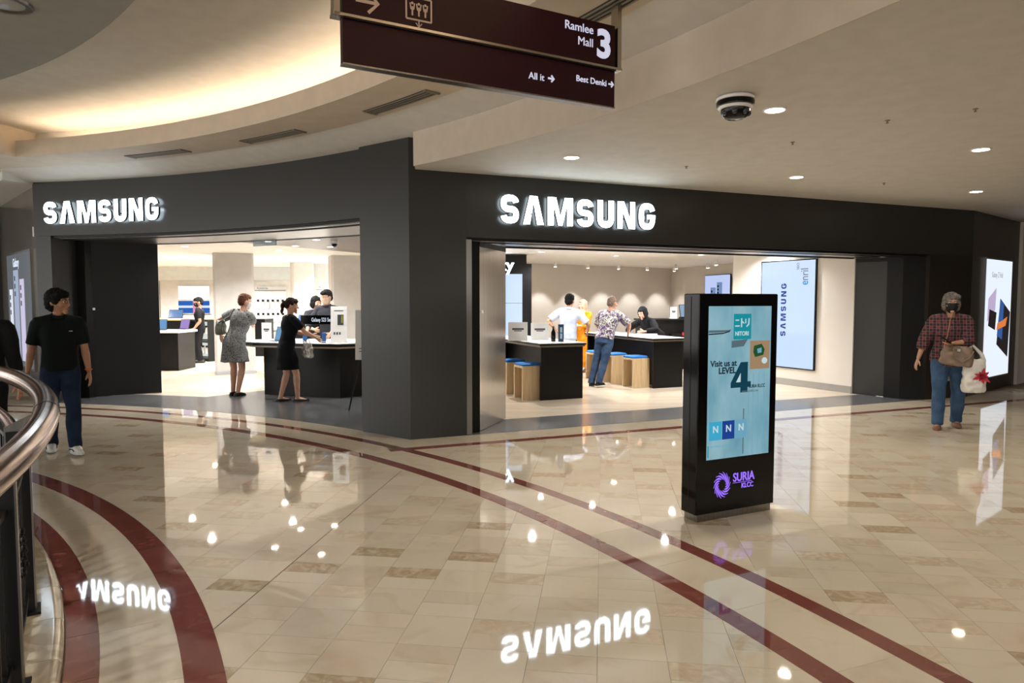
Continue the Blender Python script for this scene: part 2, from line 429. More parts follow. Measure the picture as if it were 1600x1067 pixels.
def grille(r, a0, a1, label):
    t = thing('linear_air_grille', label, 'air grille', (CX, CY, 3.45))
    MB().sector([(r-.075, -.006), (r+.075, -.006), (r+.075, .004), (r-.075, .004)], a0, a1, 24).build('backing', m_grille, t)
    for q in (-.06, -.02, .02, .06):
        MB().sector([(r+q-.007, -.014), (r+q+.007, -.014), (r+q+.007, -.003), (r+q-.007, -.003)], a0, a1, 24).build('slat', m_grille2, t)
    for a in (a0, a1):
        MB().sector([(r-.085, -.015), (r+.085, -.015), (r+.085, -.002), (r-.085, -.002)], a-.08, a+.08, 2).build('end_frame', m_grille2, t)
grille(11.24, 64.6, 69.6, 'short dark air grille above the left white illuminated shop name')
grille(11.27, 54.3, 59.2, 'dark air grille in the ceiling left of the grey corner pillar')
grille(11.28, 43.2, 48.2, 'dark air grille showing just under the hanging maroon sign')
grille(11.28, 25.5, 36.5, 'long air grille behind the right end of the hanging maroon sign')

# ================================================================ SHOPFRONT
def w_prism(name, pts, z0, z1, mat, label, parent=None):
    o = MB().prism(pts, z0, z1).build(name, mat, parent); return struct(o, label)
Bp = P(11.86, 52.8)
pil = [(AX, AY), W(.66, 0), W(.66, .30), W(.30, .55), P(12.32, 52.8), Bp]
w_prism('wall_pillar', pil, 0, 3.335, m_dark, 'charcoal corner pillar between the two shop entrances')
# right-hand front: fascia, right pier
w_prism('wall_front_fascia', [W(.661, 0), W(9.2, 0), W(9.2, .30), W(.661, .30)], 2.27, 2.99, m_dark, 'charcoal fascia above the right-hand shop entrance')
w_prism('wall_front_right', [W(8.22, 0.0), W(9.2, 0), W(9.2, .30), W(8.22, .30)], 0, 2.27, m_bronze, 'dark bronze pier at the right end of the shopfront')
# left-hand front: curved fascia and jamb
mb = S([(11.93, 2.53), (12.25, 2.53), (12.25, 3.36), (11.93, 3.36)], 53.0, 81.7, 40)
struct(mb.build('wall_left_fascia', m_dark, smooth=True), 'curved charcoal fascia above the left-hand shop entrance')
mb = S([(11.95, 0), (12.50, 0), (12.50, 2.53), (11.95, 2.53)], 80.45, 81.7, 3)
struct(mb.build('wall_left_jamb', m_dark), 'charcoal jamb at the left end of the curved shopfront')
# door tracks under the lintels
for k, (b0, b1, z, mt) in enumerate(((.05, .09, 2.262, m_black), (.10, .20, 2.258, m_steel), (.22, .26, 2.250, m_black))):
    w_prism('trim_7' + ('' if not k else '.%03d' % k), [W(.70, b0), W(8.2, b0), W(8.2, b1), W(.70, b1)], z-.02, z+.012, mt, 'sliding door track under the right-hand lintel')
for k, (r0, r1, z, mt) in enumerate(((11.98, 12.02, 2.515, m_black), (12.04, 12.13, 2.512, m_steel), (12.17, 12.21, 2.500, m_black))):
    mb = S([(r0, z-.02), (r1, z-.02), (r1, z+.02), (r0, z+.02)], 53.2, 80.4, 40)
    struct(mb.build('trim_8' + ('' if not k else '.%03d' % k), mt), 'curved sliding door track under the left-hand lintel')

w_prism('trim_19', [W(.86, .29), W(8.2, .29), W(8.2, .98), W(.90, .98)], 2.262, 2.30, m_steel, 'steel soffit panel behind the right-hand lintel')
w_prism('trim_20', [W(.90, .98), W(8.2, .98), W(8.2, 1.04), W(.90, 1.04)], 2.245, 2.56, m_black, 'black edge of the right-hand steel soffit')
for k, (r0, r1, za, zb, mt, lb_) in enumerate(((12.25, 13.10, 2.488, 2.503, m_steel, 'curved steel soffit panel behind the left-hand lintel'), (13.10, 13.16, 2.478, 2.56, m_black, 'black edge of the curved steel soffit'))):
    struct(S([(r0, za), (r1, za), (r1, zb), (r0, zb)], 54, 79.7, 40).build('trim_%d' % (21+k), mt), lb_)
def door(n, p, q, h, mt, lock, label):
    """hinged leaf standing from p to q"""
    rz = atan2(q[1]-p[1], q[0]-p[0]); L = hypot(q[0]-p[0], q[1]-p[1])
    t = bpy.data.objects.new('door_%d' % n, None); COL.objects.link(t); t.location = (*p, 0); t.rotation_euler = (0, 0, rz); struct(t, label)
    MB().box((L/2, 0, h/2+.004), (L, .045, h-.008)).build('leaf', mt, t)
    MB().box((L/2, 0, h-.04), (L+.002, .05, .06)).build('top_rail', m_black, t)
    if lock:
        MB().box((lock, -.028, 1.42), (.035, .014, .035)).build('lock_plate', m_plug, t)
    return t
door(1, (-.40, 8.02), (-.105, 8.905), 2.25, m_steeldoor, .07, 'brushed steel door leaf folded open beside the corner pillar')
door(2, (6.16, 10.74), (5.66, 11.47), 2.25, m_dark, None, 'charcoal door leaf folded open at the right of the entrance')
door(3, (-6.82, 10.92), (-5.905, 11.44), 2.50, m_black, .12, 'black door leaf folded open at the left entrance')
MB().box((.17, .03, 1.42), (.035, .014, .035)).build('lock_plate', m_plug, bpy.data.objects['door_2'])
# light jamb strip and dark slot beside the pillar
w_prism('trim_9', [W(.661, .03), W(.735, .03), W(.735, .30), W(.661, .30)], 0, 2.25, m_steel, 'slim steel jamb strip on the corner pillar')
w_prism('trim_10', [W(7.90, .20), W(8.22, .06), W(8.22, .45), W(7.86, .45)], 0, 2.26, m_black, 'dark slot beside the right-hand door leaf')

w_prism('trim_17', [W(.735, .09), W(.858, .12), W(.80, .5), W(.70, .5)], 0, 2.26, m_black, 'dark slot beside the steel door leaf')
w_prism('wall_light_blocker', [(15.2, -8.5), (15.5, -8.5), (15.5, 21), (15.2, 21)], 0, 2.99, M('light_blocker_brown', (112, 100, 88), .3), 'unseen wall added at the far right to block light from that side')  # out of view, added to cut ambient light and darken the right side
# right end: angled bronze panel wall with lightbox, pale pillar
e0 = W(9.2, 0); ed = (.77, .64)
def E(t, s=0): return (e0[0]+ed[0]*t+ed[1]*s, e0[1]+ed[1]*t-ed[0]*s)
w_prism('wall_right', [E(0), E(2.9), E(2.9, -.3), E(0, -.3)], 0, 2.99, m_bronze, 'dark bronze panel wall beyond the shopfront')
w_prism('wall_right_pillar', [E(2.5, .05), E(3.6, .05), E(3.6, -.6), E(2.5, -.6)], 0, 2.99, m_shopwall, 'pale pillar at the right edge')
# left end: wall that runs away to the left
l0 = P(12.0, 81.7); l1 = (-9.6, 12.9)
lang = atan2(l1[1]-l0[1], l1[0]-l0[0])
def Lw(t, s=0): return (l0[0]+cos(lang)*t+sin(lang)*s, l0[1]+sin(lang)*t-cos(lang)*s)
m_leftpanel = M('glossy_grey_panel', (120, 116, 108), 0.16, 0.3, col2=(104, 100, 92), nscale=1.2)
w_prism('wall_left', [Lw(-.06), Lw(-.06, .25), Lw(3.4, .25), Lw(3.4, 0)], 0, 3.43, m_leftpanel, 'glossy grey panel wall left of the shopfront')
w_prism('wall_left_far', [Lw(3.4), Lw(3.4, -.6), (-14, 13.2), (-14, 14)], 0, 3.43, m_bronze, 'dark neighbouring shopfront at the left edge')
w_prism('trim_11', [Lw(-.25, -.45), Lw(-.02, .02), Lw(3.6, .02), Lw(3.6, -.45)], 3.30, 3.45, m_paint, 'grey cornice above the left panel wall')

# ================================================================ SHOP SHELL
w_prism('wall_shop_back', [(.15, 18.0), (4.95, 21.3), (4.8, 21.6), (0, 18.3)], 0, 2.56, m_shopwall, 'warm grey back wall of the shop washed by downlights')
w_prism('wall_shop_back_right', [(4.95, 21.3), (6.6, 16.0), (6.8, 16.1), (5.1, 21.5)], 0, 2.56, m_shopwall, 'warm grey angled wall behind the reception desk')
s0 = (5.68, 11.36); sd = (-.455, .890)
def Sd(t, s=0): return (s0[0]+sd[0]*t+sd[1]*s, s0[1]+sd[1]*t-sd[0]*s)
w_prism('wall_shop_side', [Sd(0), Sd(0, .25), Sd(2.72, .25), Sd(2.72, 0)], 0, 2.56, m_shopwall, 'warm grey side wall carrying the tall white screen')
w_prism('baseboard_side', [Sd(0, -.012), Sd(0, 0), Sd(2.72, 0), Sd(2.72, -.012)], 0, .12, M('grey_skirting', (150, 146, 140), .5), 'grey skirting under the tall white screen')
w_prism('wall_shop_divide', [(-1.9, 15.9), (.15, 18.0), (0, 18.3), (-2.1, 16.2)], 0, 2.56, m_shopwall, 'warm grey wall behind the black display tower')
w_prism('wall_shop_left', [(-15, 20.6), (-1.8, 20.6), (-1.8, 20.9), (-15, 20.9)], 0, 2.56, m_white, 'bright white display wall at the back of the left shop')
w_prism('wall_shop_end', [(-1.8, 20.6), (-1.8, 16.0), (-1.5, 16.0), (-1.5, 20.9)], 0, 2.56, m_white, 'white wall behind the service counter')
w_prism('wall_shop_far_left', [(-15, 20.6), (-15, 13), (-14.8, 13), (-14.8, 20.6)], 0, 2.56, m_white, 'white side wall at the far left of the shop')
w_prism('trim_12', [(-14.8, 20.25), (-1.9, 20.25), (-1.9, 20.6), (-14.8, 20.6)], 2.17, 2.56, m_bulk, 'pale bulkhead above the white display wall')
mbc = MB().prism([W(.0, .28), W(9.2, .31), W(13.5, 6), W(13.5, 16), W(-11, 15.5), P(18, 95), P(12.2, 83)] + [P(12.22, 82-1.0*k) for k in range(29)] + [W(-.2, .5)], 2.55, 2.7)
struct(mbc.build('ceiling_shop', m_white), 'white shop ceiling dotted with recessed downlights')
m_dropc = M('taupe_ceiling', (112, 102, 94), 0.35)
w_prism('ceiling_shop_drop', [(-4.75, 10.65), P(12.26, 66), P(12.26, 60), P(12.26, 54), (-1.0, 9.3), (-1.0, 14.6), (-2.9, 14.0)], 2.505, 2.549, m_dropc, 'dropped taupe ceiling panel over the service counter')
m_glassb = M('smoke_glass', (150, 176, 188), 0.08, alpha=.55)
w_prism('trim_13', [(-4.05, 10.75), (-3.63, 10.55), (-3.62, 10.57), (-4.04, 10.77)], 2.40, 2.51, m_glassb, 'small smoke curtain of bluish glass under the taupe ceiling')

def column(n, corner, w, d, label):
    o = bpy.data.objects.new('wall_column_%d' % n, None); COL.objects.link(o); struct(o, label)
    o.location = (corner[0]+UX*w/2+NX*d/2, corner[1]+UY*w/2+NY*d/2, 0); o.rotation_euler = (0, 0, UA)
    sp = MB().bbox((0, 0, 1.40), (w, d, 2.80), .045); sp.v = [(x, y, min(z, 2.549)) for x, y, z in sp.v[:16]]; sp.f = [tuple(range(7, -1, -1)), tuple(range(8, 16))] + [(k, (k+1) % 8, 8+(k+1) % 8, 8+k) for k in range(8)]
    sp.build('shaft', m_shopcol, o)
    MB().bbox((0, 0, .06), (w+.015, d+.015, .12), .045).build('plinth', M('column_plinth', (170, 170, 172), .4), o)
w_prism('wall_shop_corner', [(6.6, 16.0), (6.8, 15.9), Sd(-.1, .5), Sd(-.1, .3)], 0, 2.56, m_shopwall, 'warm grey wall closing the shop on the right')
mb = S([(12.42, 0), (12.85, 0), (12.85, 2.53), (12.42, 2.53)], 79.75, 80.6, 2)
struct(mb.build('trim_16', m_black), 'dark slot beside the black door leaf')
column(1, (-6.21, 14.22), .80, .80, 'pale grey square column behind the woman in the grey dress')
column(2, (-5.68, 17.7), .55, .7, 'far pale column between the accessory walls')
column(3, (-3.95, 15.0), 1.4, .6, 'pale grey column behind the masked assistant')
# ================================================================ ILLUMINATED LETTERS
def arc_pts(cx, cz, a, b, t0, t1, n=14, e=2.0):
    out = []
    for k in range(n+1):
        t = radians(t0+(t1-t0)*k/n); c, s = cos(t), sin(t)
        out.append((cx+a*math.copysign(abs(c)**(2/e), c), cz+b*math.copysign(abs(s)**(2/e), s)))
    return out
def letter(ch, d):
    t = .235
    if ch == 'S':
        w = .70; a = (w-t)/2; b = (1-t)/4
        p = arc_pts(w/2, 1-t/2-b, a, b, 8, 270, 18, 2.6)[:-1] + arc_pts(w/2, t/2+b, a, b, 90, -172, 18, 2.6)
        return ribbon(p, t*.95, d), w
    if ch == 'A':
        w = .80
        return plate([(0, 0), (.25, 1), (.55, 1), (w, 0), (w-.26, 0), (w/2, .78), (.26, 0)], d), w
    if ch == 'M':
        w = 1.0
        return plate([(0, 0), (0, 1), (.33, 1), (.50, .32), (.67, 1), (1, 1), (1, 0), (.77, 0), (.77, .74), (.58, 0), (.42, 0), (.23, .74), (.23, 0)], d), w
    if ch == 'U':
        w = .70; a = (w-t)/2
        p = [(t/2, 1), (t/2, .6)] + arc_pts(w/2, .38, a, .38-t/2, 180, 360, 14, 2.6) + [(w-t/2, .6), (w-t/2, 1)]
        return ribbon(p, t, d), w
    if ch == 'N':
        w = .76
        return plate([(0, 0), (0, 1), (.28, 1), (.54, .38), (.54, 1), (w, 1), (w, 0), (w-.27, 0), (.22, .64), (.22, 0)], d), w
    if ch == 'G':
        w = .74; a = (w-t)/2
        p = arc_pts(w/2, .5, a, .5-t/2, 22, 330, 24, 3.0) + [(w-t/2, .36), (w-t/2, .55)]
        mb = ribbon(p, t*.95, d); plate([(w*.5, .40), (w, .40), (w, .56), (w*.5, .56)], d*1.02, mb)
        return mb, w
m_can = M('letter_return', (70, 72, 76), .4)
def word(chars, H, stroke_gap, depth, mat, place, parent, xs=1.0):
    x = 0
    for ch in chars:
        mb, w = letter(ch, depth/H)
        mb.v = [(vx*H*xs, vy*H, vz*H) for vx, vy, vz in mb.v]
        o = mb.build('letter', mat, parent)
        if depth > .01:
            o.data.materials.append(m_can)
            for pg in o.data.polygons: pg.material_index = 0 if abs(pg.normal.y) > .8 else 1
        place(o, x, w*H*xs); x += (w+stroke_gap)*H*xs
    return x-stroke_gap*H*xs
# right-hand name
sg = thing('illuminated_sign', 'white illuminated shop-name letters over the right-hand entrance', 'sign', (*W(1.05, 0), 2.44), UA)
def pl(o, x, w): o.location = (x, -.035, 0)
L1 = word('SAMSUNG', .33, .155, .034, m_letter, pl, sg, 1.0)
xx = 0
# curved left-hand name
sg2 = thing('illuminated_sign', 'white illuminated shop-name letters on the curved fascia at left', 'sign', (CX, CY, 2.70))
def pl2(o, x, w):
    a = 80.55-degrees_of(x+w/2)
    ar = radians(a); r = 11.93-.035
    rz = ar-pi/2
    o.rotation_euler = (0, 0, rz)
    o.location = (r*cos(ar)-cos(rz)*w/2, r*sin(ar)-sin(rz)*w/2, 0)
def degrees_of(s): return s/11.93*57.2958
L2 = word('SAMSUNG', .325, .155, .034, m_letter, pl2, sg2, 1.0)
for s_ in (sg, sg2):
    for ch in list(s_.children):
        bars = MB().box((.10, -.0, .12), (.015, .07, .015)); 
        bo = bars.build('stand_off', m_can, ch)

# ================================================================ HANGING DIRECTION SIGN
ha = (-.885, 3.63); hb = (.64, 4.455)
hang = atan2(hb[1]-ha[1], hb[0]-ha[0]); hl = hypot(hb[0]-ha[0], hb[1]-ha[1])
hs = thing('hanging_sign', 'maroon direction sign hanging from the ceiling with arrows and a large 3', 'sign', (*ha, 2.775), hang)
MB().box((hl/2, 0, .117), (hl, .05, .234)).build('lower_panel', m_maroon, hs)
MB().box((hl/2, 0, .383), (hl, .05, .255)).build('upper_panel', m_maroon, hs)
MB().box((hl/2, 0, .245), (hl+.10, .075, .015)).build('rail', m_gold, hs)
MB().box((hl/2, -.036, .232), (hl-.0, .012, .01)).build('drawn_shadow_strip', m_black, hs)  # solid black strip drawn as the shadow line under the rail
MB().box((hl/2, 0, .002), (hl+.004, .056, .008)).build('bottom_edge', m_steel, hs)
MB().box((-.03, 0, .72), (.03, .075, .96)).build('hanger', m_gold, hs)
MB().box((hl+.03, 0, .446), (.03, .07, .41)).build('hanger', m_gold, hs)
ty = -.0262
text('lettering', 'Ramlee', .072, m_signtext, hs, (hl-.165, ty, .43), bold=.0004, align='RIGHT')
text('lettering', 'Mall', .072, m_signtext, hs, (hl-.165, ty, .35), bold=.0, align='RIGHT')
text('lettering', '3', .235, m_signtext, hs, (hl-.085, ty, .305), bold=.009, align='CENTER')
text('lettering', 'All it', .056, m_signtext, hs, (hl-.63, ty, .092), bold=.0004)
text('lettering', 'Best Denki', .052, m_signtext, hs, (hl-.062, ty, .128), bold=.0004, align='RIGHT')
def arrow(x, z, s, mat, wd):
    mb = MB(); ribbon([(-s, 0), (s*.8, 0)], wd, .002, mb); ribbon([(.1*s, s*.9), (s, 0), (.1*s, -s*.9)], wd, .0022, mb)
    o = mb.build('arrow', mat, hs); o.location = (x, ty, z)
arrow(hl-.475, .113, .021, m_signtext, .011); arrow(hl-.03, .145, .019, m_signtext, .010)
arrow(.13, .335, .06, m_signtext2, .017)
mb = MB()          # lift pictogram
for p in ([(0, 0), (0, .105), (.125, .105), (.125, 0), (0, 0)],): 
    for k in range(4): ribbon([p[k], p[k+1]], .008, .002, mb)
for k in range(3):
    cx = .030+.0325*k
    ribbon([(cx-.011, .076), (cx-.007, .048), (cx, .044), (cx+.007, .048), (cx+.011, .076)], .006, .002, mb)
    ribbon([(cx, .06), (cx, .018)], .008, .0024, mb); mb.sphere((cx, -.001, .076), (.0065, .002, .0065), 8, 5)
ribbon([(.0625, .105), (.0625, .13)], .006, .002, mb); ribbon([(.0475, .117), (.0625, .135), (.0775, .117)], .005, .002, mb)
ribbon([(.0625, 0), (.0625, -.03)], .006, .002, mb); ribbon([(.0475, -.014), (.0625, -.034), (.0775, -.014)], .005, .002, mb)
o = mb.build('lift_pictogram', m_signtext2, hs); o.location = (.345, ty, .295); o.scale = (1.15, 1, 1.12)

# ================================================================ DIGITAL KIOSK
ka = atan2(.30, .63)
kk = thing('digital_kiosk', 'tall black digital kiosk with a pale blue furniture advert on the concourse', 'kiosk', (1.577, 4.905, 0), ka)
MB().box((0, 0, .028), (.69, .135, .056)).build('plinth', m_steel, kk)
body = MB().bbox((0, 0, .828), (.735, .160, 1.545), .006).build('housing', m_blackgloss, kk)
MB().box((-.3682, 0, .83), (.002, .006, 1.50)).build('side_seam', m_blackmetal, kk)
m_scr = bpy.data.materials.new('advert_screen'); m_scr.use_nodes = True
nt = m_scr.node_tree; b = nt.nodes['Principled BSDF']; tc = nt.nodes.new('ShaderNodeTexCoord')
wv = nt.nodes.new('ShaderNodeTexNoise'); wv.inputs['Scale'].default_value = 3.0; wv.inputs['Detail'].default_value = 3
mp = nt.nodes.new('ShaderNodeMapping'); mp.inputs['Scale'].default_value = (1.6, 1, .8)
nt.links.new(tc.outputs['Object'], mp.inputs[0]); nt.links.new(mp.outputs[0], wv.inputs['Vector'])
rp = nt.nodes.new('ShaderNodeValToRGB'); rp.color_ramp.elements[0].position = .3; rp.color_ramp.elements[1].position = .7
rp.color_ramp.elements[0].color = lin(104, 160, 180); rp.color_ramp.elements[1].color = lin(150, 192, 204)
nt.links.new(wv.outputs['Fac'], rp.inputs[0]); nt.links.new(rp.outputs[0], b.inputs['Emission Color']); b.inputs['Emission Strength'].default_value = .85
b.inputs['Base Color'].default_value = (.02, .02, .02, 1); b.inputs['Roughness'].default_value = .1
def glow(name, col, s=.85): return M(name, (8, 8, 9), .15, emit=s, ecol=col)
g_teal = glow('print_teal', (22, 150, 164)); g_deep = glow('print_deep_teal', (14, 66, 84)); g_ink = glow('print_ink', (30, 44, 54))
g_white = glow('print_white', (205, 228, 232)); g_tan = glow('print_tan', (168, 138, 106)); g_green = glow('print_green', (34, 84, 46))
g_cyan = glow('print_cyan', (60, 176, 214)); g_navy = glow('print_navy', (18, 66, 150)); g_pale = glow('print_pale_blue', (112, 172, 200))
g_shade = glow('print_shade', (92, 112, 122)); g_purple = glow('logo_purple', (150, 108, 255), 1.2)
x0, x1, z1, z0 = -.282, .300, 1.513, .437
scr = MB().box(((x0+x1)/2, -.0815, (z0+z1)/2), (x1-x0, .003, z1-z0)).build('screen', m_scr, kk)
def sx(px): return x0+(px-1109)/96*(x1-x0)
def sz(py): return z1-(py-478)/238*(z1-z0)
def spatch(name, pxs, mat, lift=.0012):
    o = plate([(sx(a), sz(c)) for a, c in pxs], .001).build(name, mat, scr); o.location = (0, -.0832-lift+.0012, 0); return o
def srect(name, a, c, e, f, mat, lift=.0012): return spatch(name, [(a, f), (e, f), (e, c), (a, c)], mat, lift)
srect('advert_patch', 1109, 515, 1140, 518.5, g_shade); spatch('advert_patch', [(1109, 520), (1132, 519), (1142, 514), (1140, 518), (1130, 521), (1109, 522)], g_ink)
srect('advert_patch', 1143, 478, 1143.7, 570, g_pale); 
spatch('advert_patch', [(1143, 532), (1168, 530), (1162, 541), (1143, 543)], g_shade)
for q in (1171, 1178, 1186, 1195): srect('advert_patch', q, 585, q+.7, 715, g_pale)
srect('advert_patch', 1163.2, 640, 1164.6, 712, g_shade)
srect('advert_patch', 1146, 490, 1173, 530, g_teal, .0016)
for r in ((1148.5, 499, 1154, 500.8), (1148, 508, 1155, 510), (1157, 497, 1158.8, 511), (1163.5, 498, 1165, 505)): srect('advert_patch', *r, g_white, .002)
spatch('advert_patch', [(1158.8, 501), (1162, 504), (1162, 506), (1158.8, 503.5)], g_white, .002)
spatch('advert_patch', [(1168.5, 497), (1170.2, 497), (1170, 507), (1166, 511), (1165, 509.5), (1168, 506)], g_white, .002)
T = lambda s, px, py, size, mat, bold=0, al='LEFT', xs=1.0, lift=.0022: text('advert_text', s, size, mat, scr, (sx(px), -.0866, sz(py)), ext=.0006, bold=bold, align=al, xs=xs)
T('NITORI', 1148, 524, .042, g_white, .0008, xs=.92)
srect('advert_patch', 1172, 533, 1203, 578, g_tan, .0016)
spatch('advert_patch', [(1178, 541), (1190, 538), (1195, 547), (1193, 556), (1180, 559), (1177, 551)], g_green, .002)
spatch('advert_patch', [(1183, 546), (1190, 544), (1190, 552), (1184, 553)], g_pale, .0024)
spatch('advert_patch', [(sx_, sz_) for sx_, sz_ in [(1195+4.6*cos(k*pi/6), 565+5.2*sin(k*pi/6)) for k in range(12)]], g_white, .002)
T('Visit us at', 1112, 571, .060, g_ink, .0016, xs=1.0); T('LEVEL', 1124, 582.5, .062, g_ink, .0018, xs=1.0)
spatch('advert_patch', [(1143, 606), (1143, 598), (1158, 566), (1169, 566), (1169, 597), (1174, 597), (1174, 606), (1169, 606), (1169, 614), (1158, 614), (1158, 606)], g_deep, .002)
spatch('advert_patch', [(1151, 597.5), (1158, 597.5), (1158, 583)], g_white, .0026)
T('SURIA KLCC', 1171, 607.5, .034, g_ink, .0008, xs=.82); T('www.suriaklcc.my', 1160, 614, .028, g_shade, xs=.75)
for a, e, mat_ in ((1112, 1130.5, g_cyan), (1131.5, 1150, g_navy), (1151, 1169, g_pale)):
    srect('advert_patch', a, 657, e, 686, mat_, .0016); T('N', (a+e)/2, 674, .068, g_white, .0015, 'CENTER')
srect('advert_patch', 1110, 694, 1111.5, 712, g_teal, .0016); T('furniture and home', 1114, 697, .026, g_pale)
# purple swirl logo
mb = MB()
for k in range(14):
    a0 = 2*pi*k/14; pts = []; ws = []
    for j in range(7):
        f = j/6; r = .036+.048*f; a = a0+1.05*f
        pts.append((r*cos(a), r*sin(a))); ws.append(.003+.0095*sin(pi*min(1, f*1.15))*.9)
    ribbon(pts, ws, .002, mb)
o = mb.build('swirl_logo', g_purple, kk); o.location = (-.135, -.0805, .245)
o.scale = (.92, 1, 1.12)
text('logo_text', 'SURIA', .088, g_purple, kk, (-.035, -.0815, .258), bold=.001, xs=.86)
text('logo_text', 'KLCC', .05, g_purple, kk, (.045, -.0815, .205), bold=.0006, xs=.9)
MB().box((.055, -.0812, .248), (.18, .002, .003)).build('logo_rule', g_purple, kk)

# ================================================================ RAILING
rail = thing('atrium_railing', 'curved railing with polished tube handrail and black balusters around the atrium', 'railing', (CX, CY, .058))
def arc3(r, z, a0, a1, n): return [(r*cos(radians(a0+(a1-a0)*k/n)), r*sin(radians(a0+(a1-a0)*k/n)), z) for k in range(n+1)]
for a0, a1 in ((-6, 33.25), (33.3, 45.5), (45.55, 76)):
    MB().tube(arc3(8.17, .985, a0, a1, 40), .052, 20).build('handrail', m_chrome, rail, True)
MB().tube(arc3(8.17, .985, 33.2, 33.36, 2), .0535, 20).build('handrail_joint', m_blackmetal, rail, True)
for a0, a1 in ((-6, 28.3), (35.6, 76)):
    MB().tube(arc3(8.04, .80, a0, a1, 40), .030, 14).build('lower_rail', m_chrome, rail, True)
for z in (.70, .10):
    MB().sector([(8.03, z-.012), (8.07, z-.012), (8.07, z+.012), (8.03, z+.012)], -6, 76, 70).build('flat_rail', m_blackmetal, rail)
posts = [-2, 13.5, 29.2, 34.8, 50, 65]
for a in posts:
    t = radians(a); mb = MB(); mb.box((0, 0, .44), (.085, .05, .88), 0)
    p = mb.build('post', m_blackmetal, rail); p.location = (8.05*cos(t), 8.05*sin(t), 0); p.rotation_euler = (0, 0, t)
    MB().box((0, 0, .006), (.13, .13, .012)).build('foot_plate', m_blackmetal, p)
    plate([(-.05, .80), (.05, .87), (.12, .96), (.09, .97), (-.05, .90)], .012).build('bracket', m_steel, p)
    MB().box((.046, 0, .44), (.008, .03, .86)).build('edge_strip', m_steel, p)
bm_ = MB().box((0, 0, .40), (.022, .022, .60)).mesh('baluster', m_blackmetal)
na = 0
a = -5.0
while a < 75:
    if min(abs(a-q) for q in posts) > .5:
        t = radians(a); o = link('baluster', bm_, rail); o.location = (8.05*cos(t), 8.05*sin(t), 0); o.rotation_euler = (0, 0, t)
    a += .78
# cast rosettes of small leaves between balusters
mb = MB()
rr = random.Random(3)
for k in range(42):
    an = 2.4*k; r = .012+.0022*k
    mb.sphere((0.02*sin(k), r*cos(an), .4+1.15*r*sin(an)), (.012, .011, .014), 6, 4)
ros = mb.mesh('cast_rosette', m_blackmetal, True)
for a in (21.3, 32.0, 42.4, 57.5):
    t = radians(a); o = link('cast_rosette', ros, rail); o.location = (8.06*cos(t), 8.06*sin(t), 0); o.rotation_euler = (0, 0, t)

# ================================================================ CEILING FITTINGS
def downlight(x, y, z, r, mat, label, power=0, group=None, col=(1, .93, .82), spot=130):
    t = thing('downlight', label, 'downlight', (x, y, z), 0, group)
    MB().lathe([(r*.80, -.001), (r*.84, -.010), (r, -.010), (r*1.02, -.001)], 28).build('trim_ring', m_plug, t, True)
    MB().lathe([(r*.80, -.006), (.001, -.006)], 28).build('lamp_disc', mat, t)
    if power: light('lamp', 'SPOT', (0, 0, -.02), power, col, r*.7, parent=t, spot=spot)
    return t
WARM = (1, .90, .76); NEUT = (1, .995, .985)
for (x, y, lb) in ((1.98, 5.24, 'bright round downlight right beside the black ceiling camera'), (.60, 6.95, 'round downlight above the letters of the right-hand shop name'),
                   (3.31, 8.04, 'round downlight nearest the fascia, over the middle of the entrance'), (4.46, 6.59, 'higher of the two round downlights near the right edge'),
                   (6.11, 9.09, 'lower of the two round downlights near the right edge')):
    downlight(x, y, 2.99, .085, m_lamp, lb, 110, None, WARM)
for (x, y, z) in ((-2.4, 2.6, 3.55), (-1.6, .5, 3.55), (-3.5, .8, 3.55)):  # out-of-frame lamps added on the disc to lift the near floor
    downlight(x, y, z, .10, m_lamp, 'unseen downlight added in the grey disc to brighten the near floor', 155, 'added unseen downlights in the grey disc', NEUT, 140)
for (x, y, z) in ((3.3, 3.1, 2.99), (2.8, .9, 2.99), (5.4, 1.8, 2.99)):  # more added lamps above the frame, extra light for the near floor
    downlight(x, y, z, .085, m_lamp, 'unseen downlight added in the low ceiling to brighten the near floor', 65, 'added unseen downlights in the low ceiling near the viewer', WARM, 140)
dl = thing('downlight', 'large unlit round fitting in the grey disc at top left', 'downlight', (-3.42, 4.72, 3.55))
MB().lathe([(.115, -.001), (.13, -.014), (.165, -.014), (.172, -.001)], 32).build('trim_ring', m_steel, dl, True)
MB().lathe([(.13, -.004), (.08, -.008), (.001, -.010)], 32).build('lens', M('lens_grey', (176, 178, 172), .12), dl, True)
sprk = None
for (px, py, x, y) in ((0, 0, 3.0, 5.55), (0, 0, 2.55, 6.30), (0, 0, 1.87, 7.42), (0, 0, 4.55, 8.45), (0, 0, 3.48, 5.22)):
    t = thing('sprinkler_head', 'tiny sprinkler head on the low ceiling', 'sprinkler', (x, y, 2.99), 0, 'sprinkler heads on the low ceiling')
    MB().lathe([(.020, 0), (.020, -.004), (.006, -.008), (.006, -.020), (.012, -.021), (.012, -.024)], 12).build('rose', m_grille2, t, True)
cm = thing('security_camera', 'white and black multi-lens dome camera under the low ceiling', 'camera', (1.58, 4.92, 2.99))
MB().lathe([(.118, 0), (.132, -.012), (.134, -.028), (.128, -.032)], 32).build('base', m_plug, cm, True)
MB().lathe([(.128, -.032), (.132, -.040), (.128, -.066), (.118, -.070)], 32).build('dark_band', m_blackgloss, cm, True)
MB().lathe([(.118, -.070), (.121, -.076), (.112, -.088), (.10, -.090)], 32).build('collar', m_plug, cm, True)
MB().lathe([(.10, -.090), (.098, -.112), (.084, -.140), (.055, -.156), (.02, -.160)], 32).build('dome', m_blackgloss, cm, True)
for k in range(4):
    a = radians(200+50*k); MB().sphere((.088*cos(a), .088*sin(a), -.118), .022, 10, 7).build('lens', M('lens_glass', (60, 64, 70), .05), cm, True)

